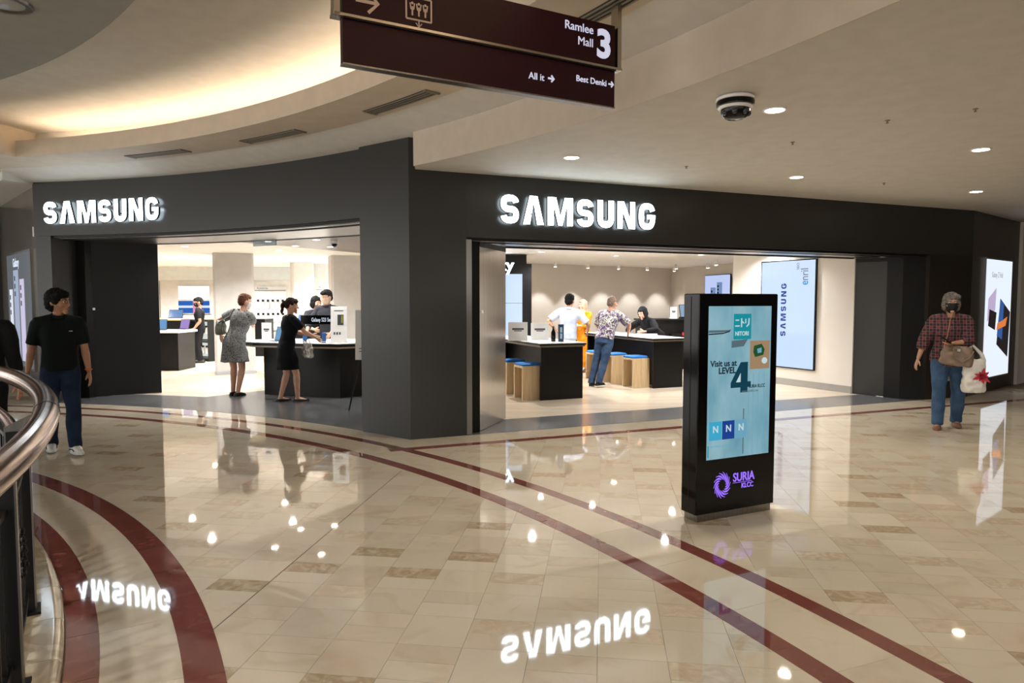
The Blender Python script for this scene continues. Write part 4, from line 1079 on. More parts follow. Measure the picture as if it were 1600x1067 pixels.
def person(label, loc, rz, H=1.68, sk=(196, 150, 122), fat=1.0, fem=False, neck=(0, 0), pelvis=(0, 0, 0), twist=0, head=(0, 0, 0),
           wr=None, pole=None, palms=None, curl=.35, feet=None, top=None, bottom=None, shoes=None, hair=None, hairmat=None, mask=None, neckdrop=0.0, bare_legs=True):
    root = thing('person', label, 'person', (loc[0], loc[1], 0), rz)
    h = H/1.7; up0 = V((0, 0, 1))
    Pv = V((pelvis[0], pelvis[1], .53*H+pelvis[2])); Nk = V((Pv.x+neck[0], Pv.y+neck[1], .832*H+pelvis[2]-neckdrop))
    up = (Nk-Pv).normalized(); tw = radians(twist)
    R0 = V((1, 0, 0)); F0 = V((0, -1, 0))
    R = V((cos(tw), sin(tw), 0)); R = (R-up*R.dot(up)).normalized(); F = up.cross(R)*-1
    if F.y > 0 and abs(twist) < 90: F = -F
    L = (Nk-Pv).length
    sw = .93 if fem else 1.0; hw = 1.07 if fem else 1.0
    def sec(t, rx, ry, fo=0, ex=0.0, mix=1.0):
        Rm = (R0*(1-mix)+R*mix).normalized()
        return (Pv+up*(L*t)+F*fo*h, rx*h*fat+ex, ry*h*fat+ex, Rm, F)
    def torso(ex, t0=-.22, t1=1.0, hem=None):
        base = [(-.22, .128*hw, .096, -.012, 0), (-.05, .158*hw, .112, -.012, 0), (.12, .152*hw, .106, -.006, .2), (.32, (.128 if fem else .138), .094, .0, .5), (.50, .142*sw, .104, .008 if not fem else .016, .8),
                (.68, .160*sw, .114 if not fem else .120, .010, 1), (.82, .168*sw, .104, .0, 1), (.92, .140*sw, .080, -.008, 1), (.98, .075, .062, -.008, 1), (1.03, .055, .055, -.004, 1)]
        return [sec(t, rx, ry, fo, ex, mx) for t, rx, ry, fo, mx in base if t0-1e-6 <= t <= t1]
    sh = {}; el = {}; wri = {}; 
    wr = wr or {}; pole = pole or {}
    for k, s in (('L', 1), ('R', -1)):
        sh[k] = Nk+R*(s*.178*h*sw*(.6+.4*fat))-up*.045*h
        tgt = wr.get(k, (Pv.x+s*.25*h*fat, Pv.y-.04, .50*H))
        el[k], wri[k] = ik(sh[k], tgt, .285*h, .250*h, pole.get(k, (s*.35, .8, -.2)))
    an = {}; kn = {}; hp = {}
    feet = feet or {}
    for k, s in (('L', 1), ('R', -1)):
        f = feet.get(k, (s*.09, 0, 0, s*8))
        an[k] = V((f[0], f[1], .075*h+f[2])); hp[k] = Pv+R0*(s*.085*h*hw*(.5+.5*fat))-V((0, 0, .05*h))
        kn[k], an[k] = ik(hp[k], an[k], .398*h, .395*h, (s*.12, -1, 0))
    # ---- body: one surface
    mb = MB(); ex = MB()
    ell(mb, torso(-.018))
    mb.tube([Nk-up*.06*h, Nk+up*.02*h, Nk+up*.09*h+V((0, -.01*h, 0))], [.056*h, .050*h, .050*h], 16)
    hy, hpit, hr = (radians(a) for a in head)
    hup = (up*.55+up0*.45).normalized() if neckdrop < .25 else (up*.8+up0*.2).normalized()
    Hc = Nk+hup*.172*h + V((0, -.018*h, 0))
    tr = Matrix.Translation(Hc) @ Matrix.Rotation(hy, 4, 'Z') @ Matrix.Rotation(hpit, 4, 'X') @ Matrix.Rotation(hr, 4, 'Y')
    hs_ = h*(1.09 if fem else 1.12)
    headmesh(mb, tr, hs_)
    mb.tube([Nk+up*.0*h, Nk+up*.06*h+(Hc-Nk)*.15, Hc-(Hc-Nk)*.35], [.052*h, .048*h, .046*h], 14)
    for k, s in (('L', 1), ('R', -1)):
        a, e, w = sh[k], el[k], wri[k]
        fa = .85+.15*fat
        mb.tube([a, a+(e-a)*.3, a+(e-a)*.7, e, e+(w-e)*.25, e+(w-e)*.7, w], [r*h*fa*(.92 if fem else 1) for r in (.050, .048, .041, .037, .040, .030, .024)], 14)
        d = (w-e).normalized()
        pn = (palms or {}).get(k, (-s*.8, .2, 0))
        hand(ex, w, d, pn, -s if V(pn).length else s, curl if not isinstance(curl, dict) else curl.get(k, .35), h*(.92 if fem else 1.0))
        p, q, r = hp[k], kn[k], an[k]
        mb.tube([p+V((0, 0, .03)), p+(q-p)*.3, p+(q-p)*.75, q, q+(r-q)*.25, q+(r-q)*.6, r, r-V((0, 0, .03))], [x*h*(.8+.2*fat) for x in (.082, .080, .060, .053, .055, .044, .034, .034)], 16)
        fy = radians(feet.get(k, (0, 0, 0, s*8))[3]); fd = V((sin(fy), -cos(fy), 0))
        if True:
            mb.tube([r-fd*.04*h-V((0, 0, .035*h)), r+fd*.05*h-V((0, 0, .04*h)), r+fd*.15*h-V((0, 0, .058*h))], [(.032*h, .034*h), (.036*h, .034*h), (.034*h, .016*h)], 12)
    sm = skin(sk)
    link('body', bake(mb, 'body', sm, .0085*h, 3, ex), root)
    # ---- face
    for s in (-1, 1):
        e_ = MB().sphere((0, 0, 0), .0125*h, 10, 7).build('eye', m_eye, root, True); e_.matrix_local = Matrix.Translation(tr @ (V((s*.031, -.0775, .006))*hs_)) @ tr.to_3x3().to_4x4()
        MB().sphere((0, -.0075*h, 0), .0068*h, 8, 6).build('iris', m_iris, e_, True)
        b_ = MB().tube([tr @ (V((s*.014, -.0905, .026))*hs_), tr @ (V((s*.032, -.0885, .032))*hs_), tr @ (V((s*.050, -.076, .025))*hs_)], .0038*h, 6).build('eyebrow', hairmat or m_iris, root, True)
    if not mask:
        MB().tube([tr @ (V((-.024, -.0905, -.060))*hs_), tr @ (V((0, -.0985, -.059))*hs_), tr @ (V((.024, -.0905, -.060))*hs_)], [.003*h, .0062*h, .003*h], 8).build('lips', M('lips', tuple(int(c*q) for c, q in zip(sk, (.86, .62, .60))), .4), root, True)
    else:
        vs = []; fs = []; nu, nv = 14, 10
        for lay, kx in ((0, 1.10), (1, 1.05)):
            for i in range(nu+1):
                for j in range(nv+1):
                    az = radians(-72+144*i/nu); elv = radians(-62+64*j/nv)
                    d = (sin(az)*cos(elv), -cos(az)*cos(elv), sin(elv)); p = headpt(d, kx)
                    bul = .022*max(0, cos(az*1.25))**2*max(0, 1-((elv+radians(20))/radians(48))**2)
                    p = p+V((0, -bul, 0)); vs.append(tr @ (p*hs_))
        q = (nu+1)*(nv+1)
        for i in range(nu):
            for j in range(nv):
                a = i*(nv+1)+j; fs.append((a, a+1, a+nv+2, a+nv+1)); fs.append((q+a, q+a+nv+1, q+a+nv+2, q+a+1))
        edge = [i*(nv+1) for i in range(nu+1)] + [nu*(nv+1)+j for j in range(1, nv+1)] + [i*(nv+1)+nv for i in range(nu-1, -1, -1)] + [j for j in range(nv-1, 0, -1)]
        for k in range(len(edge)): a, b = edge[k], edge[(k+1) % len(edge)]; fs.append((a, q+a, q+b, b))
        mk = MB().add(vs, fs).build('face_mask', mask, root, True)
        for s in (-1, 1):
            MB().tube([tr @ (V((s*.070, -.030, -.010))*hs_), tr @ (V((s*.080, .008, .010))*hs_), tr @ (V((s*.078, .020, -.012))*hs_), tr @ (V((s*.068, -.020, -.055))*hs_)], .0022*h, 5).build('ear_loop', mask, mk, True)
    # ---- hair
    if hair:
        mbh = MB()
        sets = {'short': [((0, .018, .034), (.080, .092, .094)), ((0, .040, -.010), (.072, .066, .070)), ((0, -.030, .075), (.066, .062, .044))],
                'crop': [((0, .014, .026), (.0775, .092, .096)), ((0, .036, -.010), (.071, .066, .066))],
                'full': [((0, .018, .030), (.088, .100, .102)), ((0, .038, -.020), (.082, .074, .080)), ((-.02, -.040, .072), (.072, .062, .046)), ((.062, -.01, .02), (.026, .046, .05)), ((-.062, -.01, .02), (.026, .046, .05))],
                'bob': [((0, .014, .032), (.090, .098, .100)), ((0, .036, -.030), (.088, .078, .088)), ((.068, -.006, -.020), (.028, .050, .070)), ((-.068, -.006, -.020), (.028, .050, .070)), ((.03, -.052, .072), (.058, .046, .036))],
                'pony': [((0, .016, .032), (.080, .094, .094)), ((0, .042, .0), (.070, .062, .064)), ((0, .112, .030), (.030, .030, .032)), ((0, .128, -.020), (.034, .030, .055)), ((0, .128, -.085), (.028, .024, .060)), ((0, -.030, .072), (.062, .060, .044))]}[hair]
        for c, r in sets:
            t = MB().sphere(c, r, 18, 12); mbh.add([tr @ (V(v)*hs_) for v in t.v], t.f)
        link('hair', bake(mbh, 'hair', hairmat, .008, 2, None, .010, 55), root)
    # ---- clothes
    if top:
        mbt = MB(); ext = top.get('ex', .012); hem = top.get('hem', -.22)
        secs = torso(ext, hem)
        if top.get('flare'):                # loose hem, or a dress down to height top['flare'][0]
            zb, rx, ry = top['flare']
            c = V((Pv.x+top.get('fx', 0), Pv.y+top.get('fy', 0), zb)); c2 = Pv+(c-Pv)*.5
            secs = [(c, rx, ry, R0, F0), (c2, (rx+secs[0][1])*.5, (ry+secs[0][2])*.5, R0, F0)] + secs
        ell(mbt, secs)
        for k, s in (('L', 1), ('R', -1)):
            a, e, w = sh[k], el[k], wri[k]; f = top.get('sleeve', .7)
            lo = top.get('loose', 1.0)
            mbt.tube([Nk+R*(s*.05*h)-up*.035*h, a+up*.0, a+(e-a)*.25], [.062*h+ext, .056*h+ext*.8, .055*h*lo+ext*.6], 16)
            pts = [a, a+(e-a)*min(f, 1)*.5, a+(e-a)*min(f, 1)]; rr_ = [.056*h+ext*.6, .053*h*lo+ext*.6, .050*h*lo+ext*.7]
            if f > 1: g_ = min(f-1, .97); pts += [e+(w-e)*g_*.5, e+(w-e)*g_]; rr_ += [.043*h*lo+ext*.6, .036*h*lo+ext*.6]; rr_[2] = .045*h*lo+ext*.6
            mbt.tube(pts, rr_, 16)
        link(top.get('name', 'shirt'), bake(mbt, 'top', top['mat'], .010, 5, None, .010, 7), root)
        if top.get('collar'):
            c0 = Nk-up*.005
            ring = [(c0+R*(.066*h*cos(t))+F*(.062*h*sin(t)+.004)+up*(.035*h-.02*h*max(0, sin(t)))) for t in [2*pi*j/18 for j in range(19)]]
            MB().tube(ring, [(.007*h, .024*h)]*19, 8).build('collar', top['mat'], root, True)
    if bottom:
        mbb = MB(); kind = bottom['kind']; lo = bottom.get('loose', 1.0)
        if kind == 'pants':
            ell(mbb, torso(.006, -.22, bottom.get('waist', .14)))
            for k in 'LR':
                p, q, r = hp[k], kn[k], an[k]
                mbb.tube([p+V((0, 0, .06*h)), p+(q-p)*.15, p+(q-p)*.5, q, q+(r-q)*.4, q+(r-q)*.8, r+V((0, 0, -.02*h))], [x*h*lo*(.8+.2*fat)+.010 for x in (.082, .086, .076, .060, .058, .052, .050)], 18)
            link('trousers', bake(mbb, 'trousers', bottom['mat'], .010, 4, None, .010, 9), root)
        else:
            zb, rx, ry = bottom['hem']
            c = V((Pv.x+bottom.get('fx', 0), Pv.y+bottom.get('fy', 0), zb))
            secs = torso(.010, -.05, bottom.get('waist', .32))
            ell(mbb, [(c, rx, ry, R0, F0), (c*.5+Pv*.5, (rx+secs[0][1])*.5+.01, (ry+secs[0][2])*.5+.01, R0, F0)] + secs)
            link('skirt', bake(mbb, 'skirt', bottom['mat'], .010, 4, None, .012, 8), root)
    if shoes:
        for k, s in (('L', 1), ('R', -1)):
            r = an[k]; fy = radians(feet.get(k, (0, 0, 0, s*8))[3]); fd = V((sin(fy), -cos(fy), 0)); sdv = V((cos(fy), sin(fy), 0))
            z0 = r.z-.075*h
            m1 = MB()
            hi = shoes.get('high', .055)
            ell(m1, [(V((r.x, r.y, z0+zz))+fd*fo*h, ln*h, wd*h, fd, sdv) for zz, fo, ln, wd in ((.012, .045, .140, .046), (.03, .045, .138, .046), (hi*.75+.01, .035, .120, .042), (hi+.02, .0, .070, .036))], 20, 2.2)
            so = m1.build('shoe', shoes['mat'], root, True)
            m2 = MB(); ell(m2, [(V((r.x, r.y, z0+zz))+fd*.045*h, .146*h, .050*h, fd, sdv) for zz in (.002, .016)], 20, 2.2)
            m2.build('sole', shoes.get('sole', shoes['mat']), so)
            if shoes.get('stripe'):
                st = MB()
                for q in (-1, 1): st.tube([V((r.x, r.y, z0+.03))+fd*.10*h+sdv*q*.043*h, V((r.x, r.y, z0+.045))+fd*.05*h+sdv*q*.044*h, V((r.x, r.y, z0+.03))-fd*.05*h+sdv*q*.042*h], .006, 6)
                st.build('stripe', shoes['stripe'], so, True)
    return dict(root=root, Nk=Nk, Hc=Hc, tr=tr, wri=wri, el=el, sh=sh, Pv=Pv, hs=hs_, h=h, R=R, F=F, up=up)
def cloth(name, col, col2=None, **k): return M(name, col, .85, col2=col2 or tuple(int(c*.86) for c in col), nscale=9, bump=.25, bscale=14, spec=.2, **k)
h_black = M('hair_black', (22, 19, 18), .75, col2=(12, 10, 10), nscale=90, bump=.2, bscale=120, spec=.15)
h_brown = M('hair_brown', (104, 66, 44), .75, col2=(70, 42, 28), nscale=60, bump=.2, bscale=120, spec=.15)
h_dkbrown = M('hair_dark_brown', (52, 32, 24), .75, col2=(32, 20, 16), nscale=60, bump=.2, bscale=120, spec=.15)
h_grey = M('hair_grey', (128, 122, 116), .75, col2=(84, 78, 74), nscale=60, bump=.2, bscale=120, spec=.15)
c_black = cloth('cloth_black', (20, 20, 22)); c_dkgreen = cloth('cloth_dark_green', (18, 26, 25)); c_charcoal = cloth('cloth_charcoal', (44, 45, 50))
c_denim = cloth('denim_dark', (30, 46, 68), (22, 34, 54)); c_jeans = cloth('denim_blue', (66, 92, 122), (48, 72, 102)); c_jeans2 = cloth('denim_mid', (62, 84, 112), (46, 64, 92))
c_navy = cloth('cloth_navy_black', (14, 16, 22)); c_white = cloth('cloth_pale_blue', (206, 212, 228), (186, 194, 212)); c_orange = cloth('cloth_orange', (222, 142, 30), (204, 122, 20)); c_peach = cloth('cloth_peach', (222, 176, 150))
c_mask_b = M('mask_black', (20, 20, 22), .8); c_mask_p = M('mask_peach', (222, 190, 168), .8)
m_shoew = M('trainer_white', (222, 224, 222), .5); m_shoeb = M('shoe_black', (18, 18, 18), .4); m_shoebr = M('shoe_brown', (128, 92, 70), .5)
def speckle(name, cols, scale, voro=False):
    m = bpy.data.materials.new(name); m.use_nodes = True; nt = m.node_tree; b = nt.nodes['Principled BSDF']
    tc = nt.nodes.new('ShaderNodeTexCoord')
    nz = nt.nodes.new('ShaderNodeTexNoise'); nz.inputs['Scale'].default_value = scale; nz.inputs['Detail'].default_value = 4; nz.inputs['Distortion'].default_value = 1.2 if voro else 0
    nt.links.new(tc.outputs['Object'], nz.inputs['Vector'])
    rp = nt.nodes.new('ShaderNodeValToRGB'); rp.color_ramp.interpolation = 'CONSTANT' if voro else 'LINEAR'
    el_ = rp.color_ramp.elements
    while len(el_) < len(cols): el_.new(.5)
    for e, (p, c) in zip(el_, cols): e.position = p
    for e, (p, c) in zip(rp.color_ramp.elements, cols): e.color = lin(*c)
    nt.links.new(nz.outputs['Fac'], rp.inputs[0]); nt.links.new(rp.outputs[0], b.inputs['Base Color']); b.inputs['Roughness'].default_value = .85
    return m
c_tweed = speckle('tweed_grey', [(.30, (44, 44, 44)), (.46, (96, 96, 94)), (.56, (140, 140, 138)), (.70, (62, 62, 62))], 55)
c_hawaii = speckle('print_shirt', [(0, (232, 226, 214)), (.38, (30, 28, 32)), (.46, (214, 208, 196)), (.515, (32, 28, 36)), (.575, (142, 114, 170)), (.62, (40, 36, 44))], 15, True)
def plaid(name, base, dark, lite, sc):
    m = bpy.data.materials.new(name); m.use_nodes = True; nt = m.node_tree; b = nt.nodes['Principled BSDF']; tc = nt.nodes.new('ShaderNodeTexCoord')
    def wave(ax, s, lo, hi):
        w = nt.nodes.new('ShaderNodeTexWave'); w.bands_direction = ax; w.inputs['Scale'].default_value = s; nt.links.new(tc.outputs['Object'], w.inputs[0])
        r = nt.nodes.new('ShaderNodeMapRange'); r.inputs[1].default_value = lo; r.inputs[2].default_value = hi; nt.links.new(w.outputs['Fac'], r.inputs[0]); return r
    def mix(f, a, c):
        x = nt.nodes.new('ShaderNodeMix'); x.data_type = 'RGBA'; nt.links.new(f.outputs[0], x.inputs[0])
        if isinstance(a, tuple): x.inputs[6].default_value = lin(*a)
        else: nt.links.new(a.outputs[2], x.inputs[6])
        x.inputs[7].default_value = lin(*c); return x
    a = mix(wave('Z', sc, .45, .6), base, dark); c = mix(wave('X', sc, .5, .65), a, dark)
    d = mix(wave('Z', sc*2, .97, .99), c, lite); e = mix(wave('X', sc*2, .97, .99), d, lite)
    nt.links.new(e.outputs[2], b.inputs['Base Color']); b.inputs['Roughness'].default_value = .85; return m
c_plaid = plaid('plaid_maroon', (104, 34, 42), (36, 24, 30), (128, 98, 100), 4.6)

def scarf(p, mat, drop=.12):
    tr, s, Nk, h = p['tr'], p['hs'], p['Nk'], p['h']; mb = MB()
    for c, r in (((0, .020, .020), (.090, .098, .106)), ((0, .030, -.045), (.088, .080, .085)), ((0, -.020, -.112), (.070, .080, .040)), ((.066, -.03, -.02), (.020, .040, .080)), ((-.066, -.03, -.02), (.020, .040, .080)), ((0, -.045, .084), (.056, .044, .026))):
        t = MB().sphere(c, r, 18, 12); mb.add([tr @ (V(v)*s) for v in t.v], t.f)
    ell(mb, [(Nk+p['up']*.06*h, .075*h, .078*h, p['R'], p['F']), (Nk, .10*h, .095*h, p['R'], p['F']), (Nk-p['up']*drop, .17*h, .13*h, p['R'], p['F']), (Nk-p['up']*(drop+.04), .14*h, .11*h, p['R'], p['F'])])
    link('headscarf', bake(mb, 'headscarf', mat, .008, 4, None, .006, 20), p['root'])

# 1 man by the railing
p1 = person('man in a black polo shirt and dark jeans walking beside the railing', (-4.62, 6.95), radians(37), 1.65, (176, 128, 98), 1.02, head=(52, 4, 0), neck=(.0, -.03),
       wr={'L': (.245, -.10, .80), 'R': (-.275, .07, .80)}, feet={'L': (.09, -.24, 0, 12), 'R': (-.09, .13, .01, -4)}, top=dict(mat=c_dkgreen, ex=.016, sleeve=.82, loose=1.12, hem=-.05, collar=True, name='polo_shirt'),
       bottom=dict(kind='pants', mat=c_denim, loose=1.02), shoes=dict(mat=m_shoew, sole=m_shoew, stripe=c_denim), hair='full', hairmat=h_black)
MB().tube([tuple(p1['wri']['L']+(p1['el']['L']-p1['wri']['L'])*q + V((.028*cos(t), .028*sin(t), 0))) for q, t in [(.10, 2*pi*j/14) for j in range(15)]], .007, 6).build('wrist_band', M('band_orange', (232, 92, 40), .5), p1['root'], True)
gl = MB()
for s in (-1, 1):
    gl.tube([p1['tr'] @ (V((s*.031+.021*cos(t), -.098, .006+.017*sin(t)))*p1['hs']) for t in [2*pi*j/14 for j in range(15)]], .0018, 5)
    gl.tube([p1['tr'] @ (V(v)*p1['hs']) for v in ((s*.052, -.096, .010), (s*.078, -.04, .010), (s*.080, .01, .004))], .0018, 5)
gl.build('glasses', m_black, p1['root'], True)
MB().box((.095, -.137, 1.245), (.03, .006, .006)).build('logo_mark', m_plug, p1['root'])
# 2 person cut by the left edge
person('person in black at the far left edge with one arm hanging', (-4.66, 6.0), radians(25), 1.64, (186, 140, 112), 1.0, wr={'L': (.27, -.08, .78), 'R': (-.27, -.05, .80)},
       top=dict(mat=c_black, ex=.016, sleeve=1.55, hem=-.2, loose=1.1), bottom=dict(kind='pants', mat=c_black), shoes=dict(mat=m_shoeb), hair='short', hairmat=h_black)
# 3 woman in the tweed dress
p3 = person('woman with short brown hair in a grey speckled dress seen from behind', (-4.52, 11.10), radians(166), 1.65, (200, 150, 124), 1.08, True, neck=(-.08, -.12), head=(-28, 10, 0),
       wr={'L': (.30, -.06, .99), 'R': (-.06, -.30, 1.36)}, pole={'L': (.8, .4, -.2), 'R': (-.45, .1, -1)}, feet={'L': (.07, -.03, 0, 4), 'R': (-.07, .04, 0, -4)},
       top=dict(mat=c_tweed, ex=.016, sleeve=.62, loose=1.2, hem=-.05, flare=(.56, .235, .18), name='dress'), shoes=dict(mat=m_shoeb, high=.04), hair='short', hairmat=h_brown, mask=M('mask_white', (226, 222, 220), .8))
# 4 woman in black
p4 = person('woman with a brown ponytail in a black dress standing at the service counter', (-3.46, 10.46), radians(128), 1.58, (204, 156, 130), 1.06, True, neck=(.0, -.06), head=(-18, 8, 0),
       wr={'R': (-.12, -.43, .97), 'L': (.10, -.43, 1.0)}, pole={'R': (-.6, .5, -.6), 'L': (.6, .5, -.6)}, feet={'L': (.08, .08, 0, 8), 'R': (-.10, -.12, 0, -8)},
       top=dict(mat=c_navy, ex=.012, sleeve=.7, hem=.12, loose=1.1, name='blouse'), bottom=dict(kind='skirt', mat=c_navy, hem=(.50, .185, .16), fy=-.02), shoes=dict(mat=m_shoeb, high=.02), hair='pony', hairmat=h_dkbrown)
# 5 assistant, 6 colleague behind him
p5 = person('masked assistant with black hair and a black shirt behind the service counter', (-3.34, 12.48), radians(-12), 1.73, (206, 160, 132), 1.08, head=(-22, 12, 0), neck=(0, -.06),
       wr={'L': (.20, -.36, .97), 'R': (-.26, -.36, .99)}, pole={'L': (.8, .4, -.4), 'R': (-.8, .4, -.4)}, top=dict(mat=c_charcoal, ex=.016, sleeve=1.5, loose=1.1, hem=-.2, collar=True),
       bottom=dict(kind='pants', mat=c_black), shoes=dict(mat=m_shoeb), hair='short', hairmat=h_black, mask=c_mask_p)
MB().box((.075, -.155, 1.27), (.07, .006, .014)).build('chest_print', m_plug, p5['root'])
person('colleague in a dark top half hidden behind the masked assistant', (-3.72, 12.95), radians(35), 1.62, (206, 160, 134), 1.1, True, head=(20, 8, 0), wr={'R': (-.14, -.34, 1.02), 'L': (.2, -.3, 1.0)},
       top=dict(mat=c_charcoal, ex=.018, sleeve=.75, loose=1.25, hem=-.2), bottom=dict(kind='pants', mat=c_black), shoes=dict(mat=m_shoeb), hair='bob', hairmat=h_black)
# 7 staff member at the back
person('staff member in black standing far back beside the pale column', (-7.80, 17.05), radians(-75), 1.62, (190, 140, 112), .98, head=(10, 14, 0), wr={'R': (-.22, -.12, .86), 'L': (.22, -.10, .86)},
       top=dict(mat=c_black, ex=.016, sleeve=.75, loose=1.15, hem=-.2), bottom=dict(kind='pants', mat=c_black), shoes=dict(mat=m_shoeb), hair='short', hairmat=h_black, mask=c_mask_b)
# 8 man in the pale shirt
person('man in a pale blue-white shirt seen from behind with a hand on his hip', (1.02, 12.55), radians(172), 1.66, (200, 148, 116), 1.02, head=(-18, 6, 0), neck=(-.03, -.05),
       wr={'L': (.19, .02, 1.00), 'R': (-.36, -.22, .98)}, pole={'L': (1, .25, .1), 'R': (-.6, .6, -.3)}, top=dict(mat=c_white, ex=.018, sleeve=.85, loose=1.2, hem=-.22, collar=True),
       bottom=dict(kind='pants', mat=c_black), shoes=dict(mat=m_shoeb), hair='short', hairmat=h_black)
# 9 woman in orange
p9 = person('woman in a long orange dress behind the man in the pale shirt', (1.55, 14.9), radians(-35), 1.56, (226, 178, 150), 1.0, True, head=(-14, 6, 0), wr={'L': (.06, -.30, 1.02), 'R': (-.08, -.30, 1.04)},
       top=dict(mat=c_orange, ex=.016, sleeve=1.7, loose=1.25, hem=-.05, flare=(.12, .22, .19), name='dress'), shoes=dict(mat=m_shoebr), mask=None)
scarf(p9, c_peach)
# 10 man in the printed shirt
person('man in a black and white printed shirt and jeans leaning on the right table', (1.60, 12.38), radians(146), 1.66, (186, 136, 106), 1.04, head=(-10, 16, 0), neck=(-.02, -.20), pelvis=(-.05, -.08, -.02), neckdrop=.02,
       wr={'R': (-.29, -.58, .955), 'L': (.16, -.52, .93)}, pole={'R': (-.8, .3, .2), 'L': (.8, .3, .2)}, feet={'L': (.10, .14, 0, 10), 'R': (-.08, .22, 0, -10)},
       top=dict(mat=c_hawaii, ex=.022, sleeve=.88, loose=1.3, hem=-.05), bottom=dict(kind='pants', mat=c_jeans2, loose=1.02), shoes=dict(mat=m_shoeb, sole=m_shoew), hair='crop', hairmat=M('hair_cropped', (112, 92, 78), .75, col2=(88, 70, 58), nscale=60))
# 11 assistant in a black headscarf
p11 = person('assistant in a black headscarf bending over the right table', (2.92, 13.78), radians(-52), 1.60, (214, 168, 142), 1.02, True, head=(10, 32, 0), neck=(.0, -.34), neckdrop=.16,
       wr={'R': (-.20, -.62, .95), 'L': (.16, -.56, .95)}, pole={'R': (-.8, .2, -.2), 'L': (.8, .2, -.2)}, top=dict(mat=c_black, ex=.020, sleeve=1.8, loose=1.2, hem=-.2), bottom=dict(kind='pants', mat=c_black), shoes=dict(mat=m_shoeb))
scarf(p11, cloth('scarf_black', (26, 26, 30)))
# 12 woman walking at right
p12 = person('masked grey-haired woman in a maroon plaid shirt and jeans walking at the right', (5.33, 8.30), radians(-26), 1.63, (186, 140, 112), 1.12, True, head=(4, 2, 0), twist=0,
       wr={'R': (-.34, -.05, .80), 'L': (.0, -.26, 1.05)}, pole={'R': (-.7, .6, -.1), 'L': (.9, .3, -.7)}, palms={'L': (0, -.3, 1)}, feet={'L': (.11, .14, .01, 6), 'R': (-.11, -.14, 0, -10)},
       top=dict(mat=c_plaid, ex=.024, sleeve=1.45, loose=1.3, hem=-.22, name='plaid_shirt'), bottom=dict(kind='pants', mat=c_jeans, loose=1.10), shoes=dict(mat=m_shoebr, sole=m_shoebr, high=.035), hair='bob', hairmat=h_grey, mask=c_mask_b)
gl = MB()
for s in (-1, 1): gl.tube([p12['tr'] @ (V((s*.033+.024*cos(t), -.100, .006+.018*sin(t)))*p12['hs']) for t in [2*pi*j/14 for j in range(15)]], .0015, 5)
gl.build('glasses', m_can, p12['root'], True)

# ---- things carried
def at_person(p, v):
    M_ = Matrix.Translation(p['root'].location) @ Matrix.Rotation(p['root'].rotation_euler.z, 4, 'Z'); return M_ @ V(v)
def soft_bag(name, label, p, c, size, rz, mat, jitter=.01, cat='bag'):
    t = thing(name, label, cat, at_person(p, c), p['root'].rotation_euler.z+rz)
    w, d, hh = size; mb = MB()
    ell(mb, [(V((0, 0, z*hh)), w*a, d*b, V((1, 0, 0)), V((0, 1, 0))) for z, a, b in ((0, .44, .40), (.08, .5, .5), (.5, .5, .5), (.85, .46, .34), (1, .42, .16))], 24, 3)
    link('body', bake(mb, 'bag', mat, .010, 3, None, jitter, 18), t); return t
m_leather = M('leather_taupe', (132, 112, 94), .5, col2=(112, 94, 78), bump=.1, bscale=60); m_olive = M('leather_olive', (96, 92, 78), .45, col2=(74, 72, 60), bump=.1, bscale=60)
b12 = soft_bag('crossbody_bag', 'taupe leather bag worn across the plaid-shirted woman', p12, (.04, -.215, .78), (.34, .13, .24), .0, m_leather)
b12.rotation_euler = (0, .12, b12.rotation_euler.z)
MB().tube([(-.15, -.01, .20), (-.13, .0, .35), (-.13, .02, .52), (-.10, .10, .64)], [(.016, .004)]*4, 8).build('strap', M('strap_tan', (176, 122, 92), .5), b12, True)
MB().tube([(-.05, -.07, .20), (-.03, -.085, .10), (.05, -.088, .06), (.12, -.08, .12), (.15, -.06, .20)], .008, 8).build('handle', m_leather, b12, True)
MB().box((0, -.068, .19), (.03, .006, .03)).build('clasp', m_steel, b12)
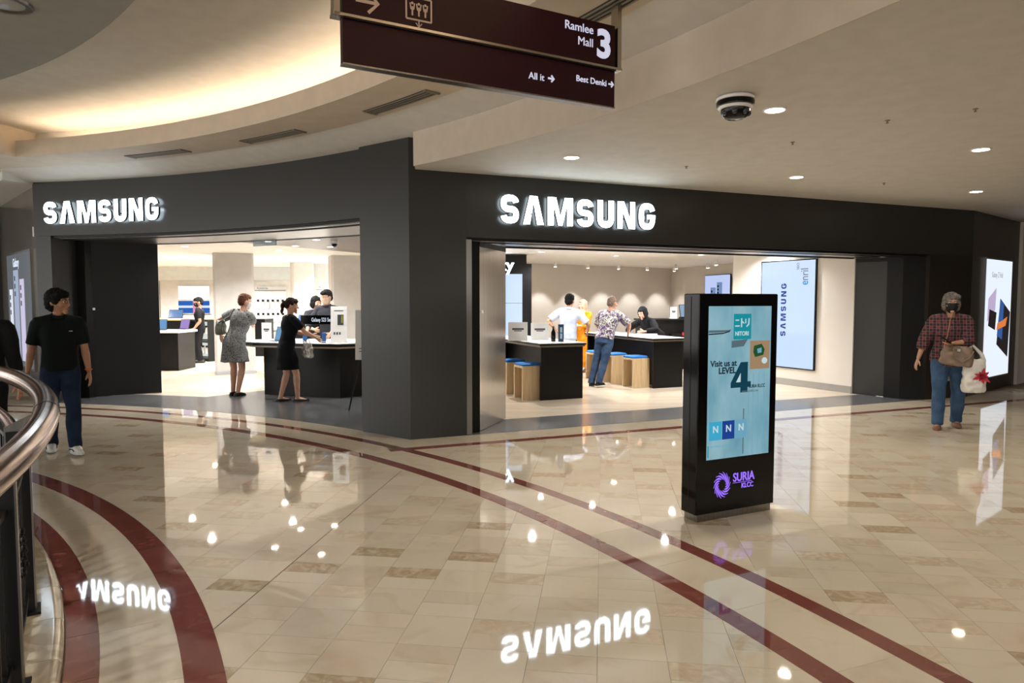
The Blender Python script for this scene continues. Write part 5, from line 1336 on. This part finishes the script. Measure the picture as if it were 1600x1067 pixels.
cb = soft_bag('carrier_bag', 'white plastic carrier bag with a red print hanging from her arm', p12, (p12['el']['L'].x+.05, p12['el']['L'].y-.05, p12['el']['L'].z-.60), (.25, .14, .40), .15, M('plastic_white', (222, 218, 212), .4, bump=.3, bscale=20), .016)
for q in (-.09, .09): MB().tube([(q, 0, .37), (q*.8, 0, .45), (-.03, .03, .575)], [.03, .022, .012], 8).build('handle', M('plastic_handle', (216, 212, 206), .4), cb, True)
mb = MB()
for k in range(9):
    a = 2*pi*k/9; l = .062+.02*(k % 3); ribbon([(0, 0), (l*cos(a)*.6, l*sin(a)*.6), (l*cos(a), l*sin(a))], [.05, .035, .008], .003, mb)
o = mb.build('red_print', M('print_red', (186, 28, 44), .5), cb); o.location = (.06, -.082, .20)
ph = tag(MB().bbox((0, 0, 0), (.078, .16, .010), .004).build('smartphone', m_blackgloss), 'dark phone held in the plaid-shirted woman\'s hand', 'phone')
ph.location = at_person(p12, (-.075, -.30, 1.095)); ph.rotation_euler = (radians(35), .1, p12['root'].rotation_euler.z+1.2)
b3 = soft_bag('shoulder_bag', 'dark olive bag under the arm of the woman in the grey dress', p3, (.215, .05, 1.0), (.12, .28, .23), .25, m_olive)
def to_local(t, p, v): return (Matrix.Translation(t.location) @ Matrix.Rotation(t.rotation_euler.z, 4, 'Z')).inverted() @ at_person(p, v)
sp_ = p3['sh']['L']*.75+p3['Nk']*.25
MB().tube([(0, -.09, .20), to_local(b3, p3, sp_+V((.03, -.11, -.06))), to_local(b3, p3, sp_+V((0, -.05, .055))), to_local(b3, p3, sp_+V((0, .05, .055))), to_local(b3, p3, sp_+V((.03, .12, -.06))), (0, .09, .20)], .011, 8).build('strap', m_olive, b3, True)
b4 = soft_bag('evening_purse', 'crumpled silver purse hanging from the arm of the woman in black', p4, (-.24, -.24, .68), (.22, .10, .23), .2, M('silver_foil', (206, 204, 194), .3, .5, col2=(150, 148, 138), nscale=25, bump=.5, bscale=25), .02)
MB().tube([(-.06, 0, .21), (-.03, 0, .29), (.03, 0, .29), (.06, 0, .21)], .006, 6).build('strap', m_steel, b4, True)
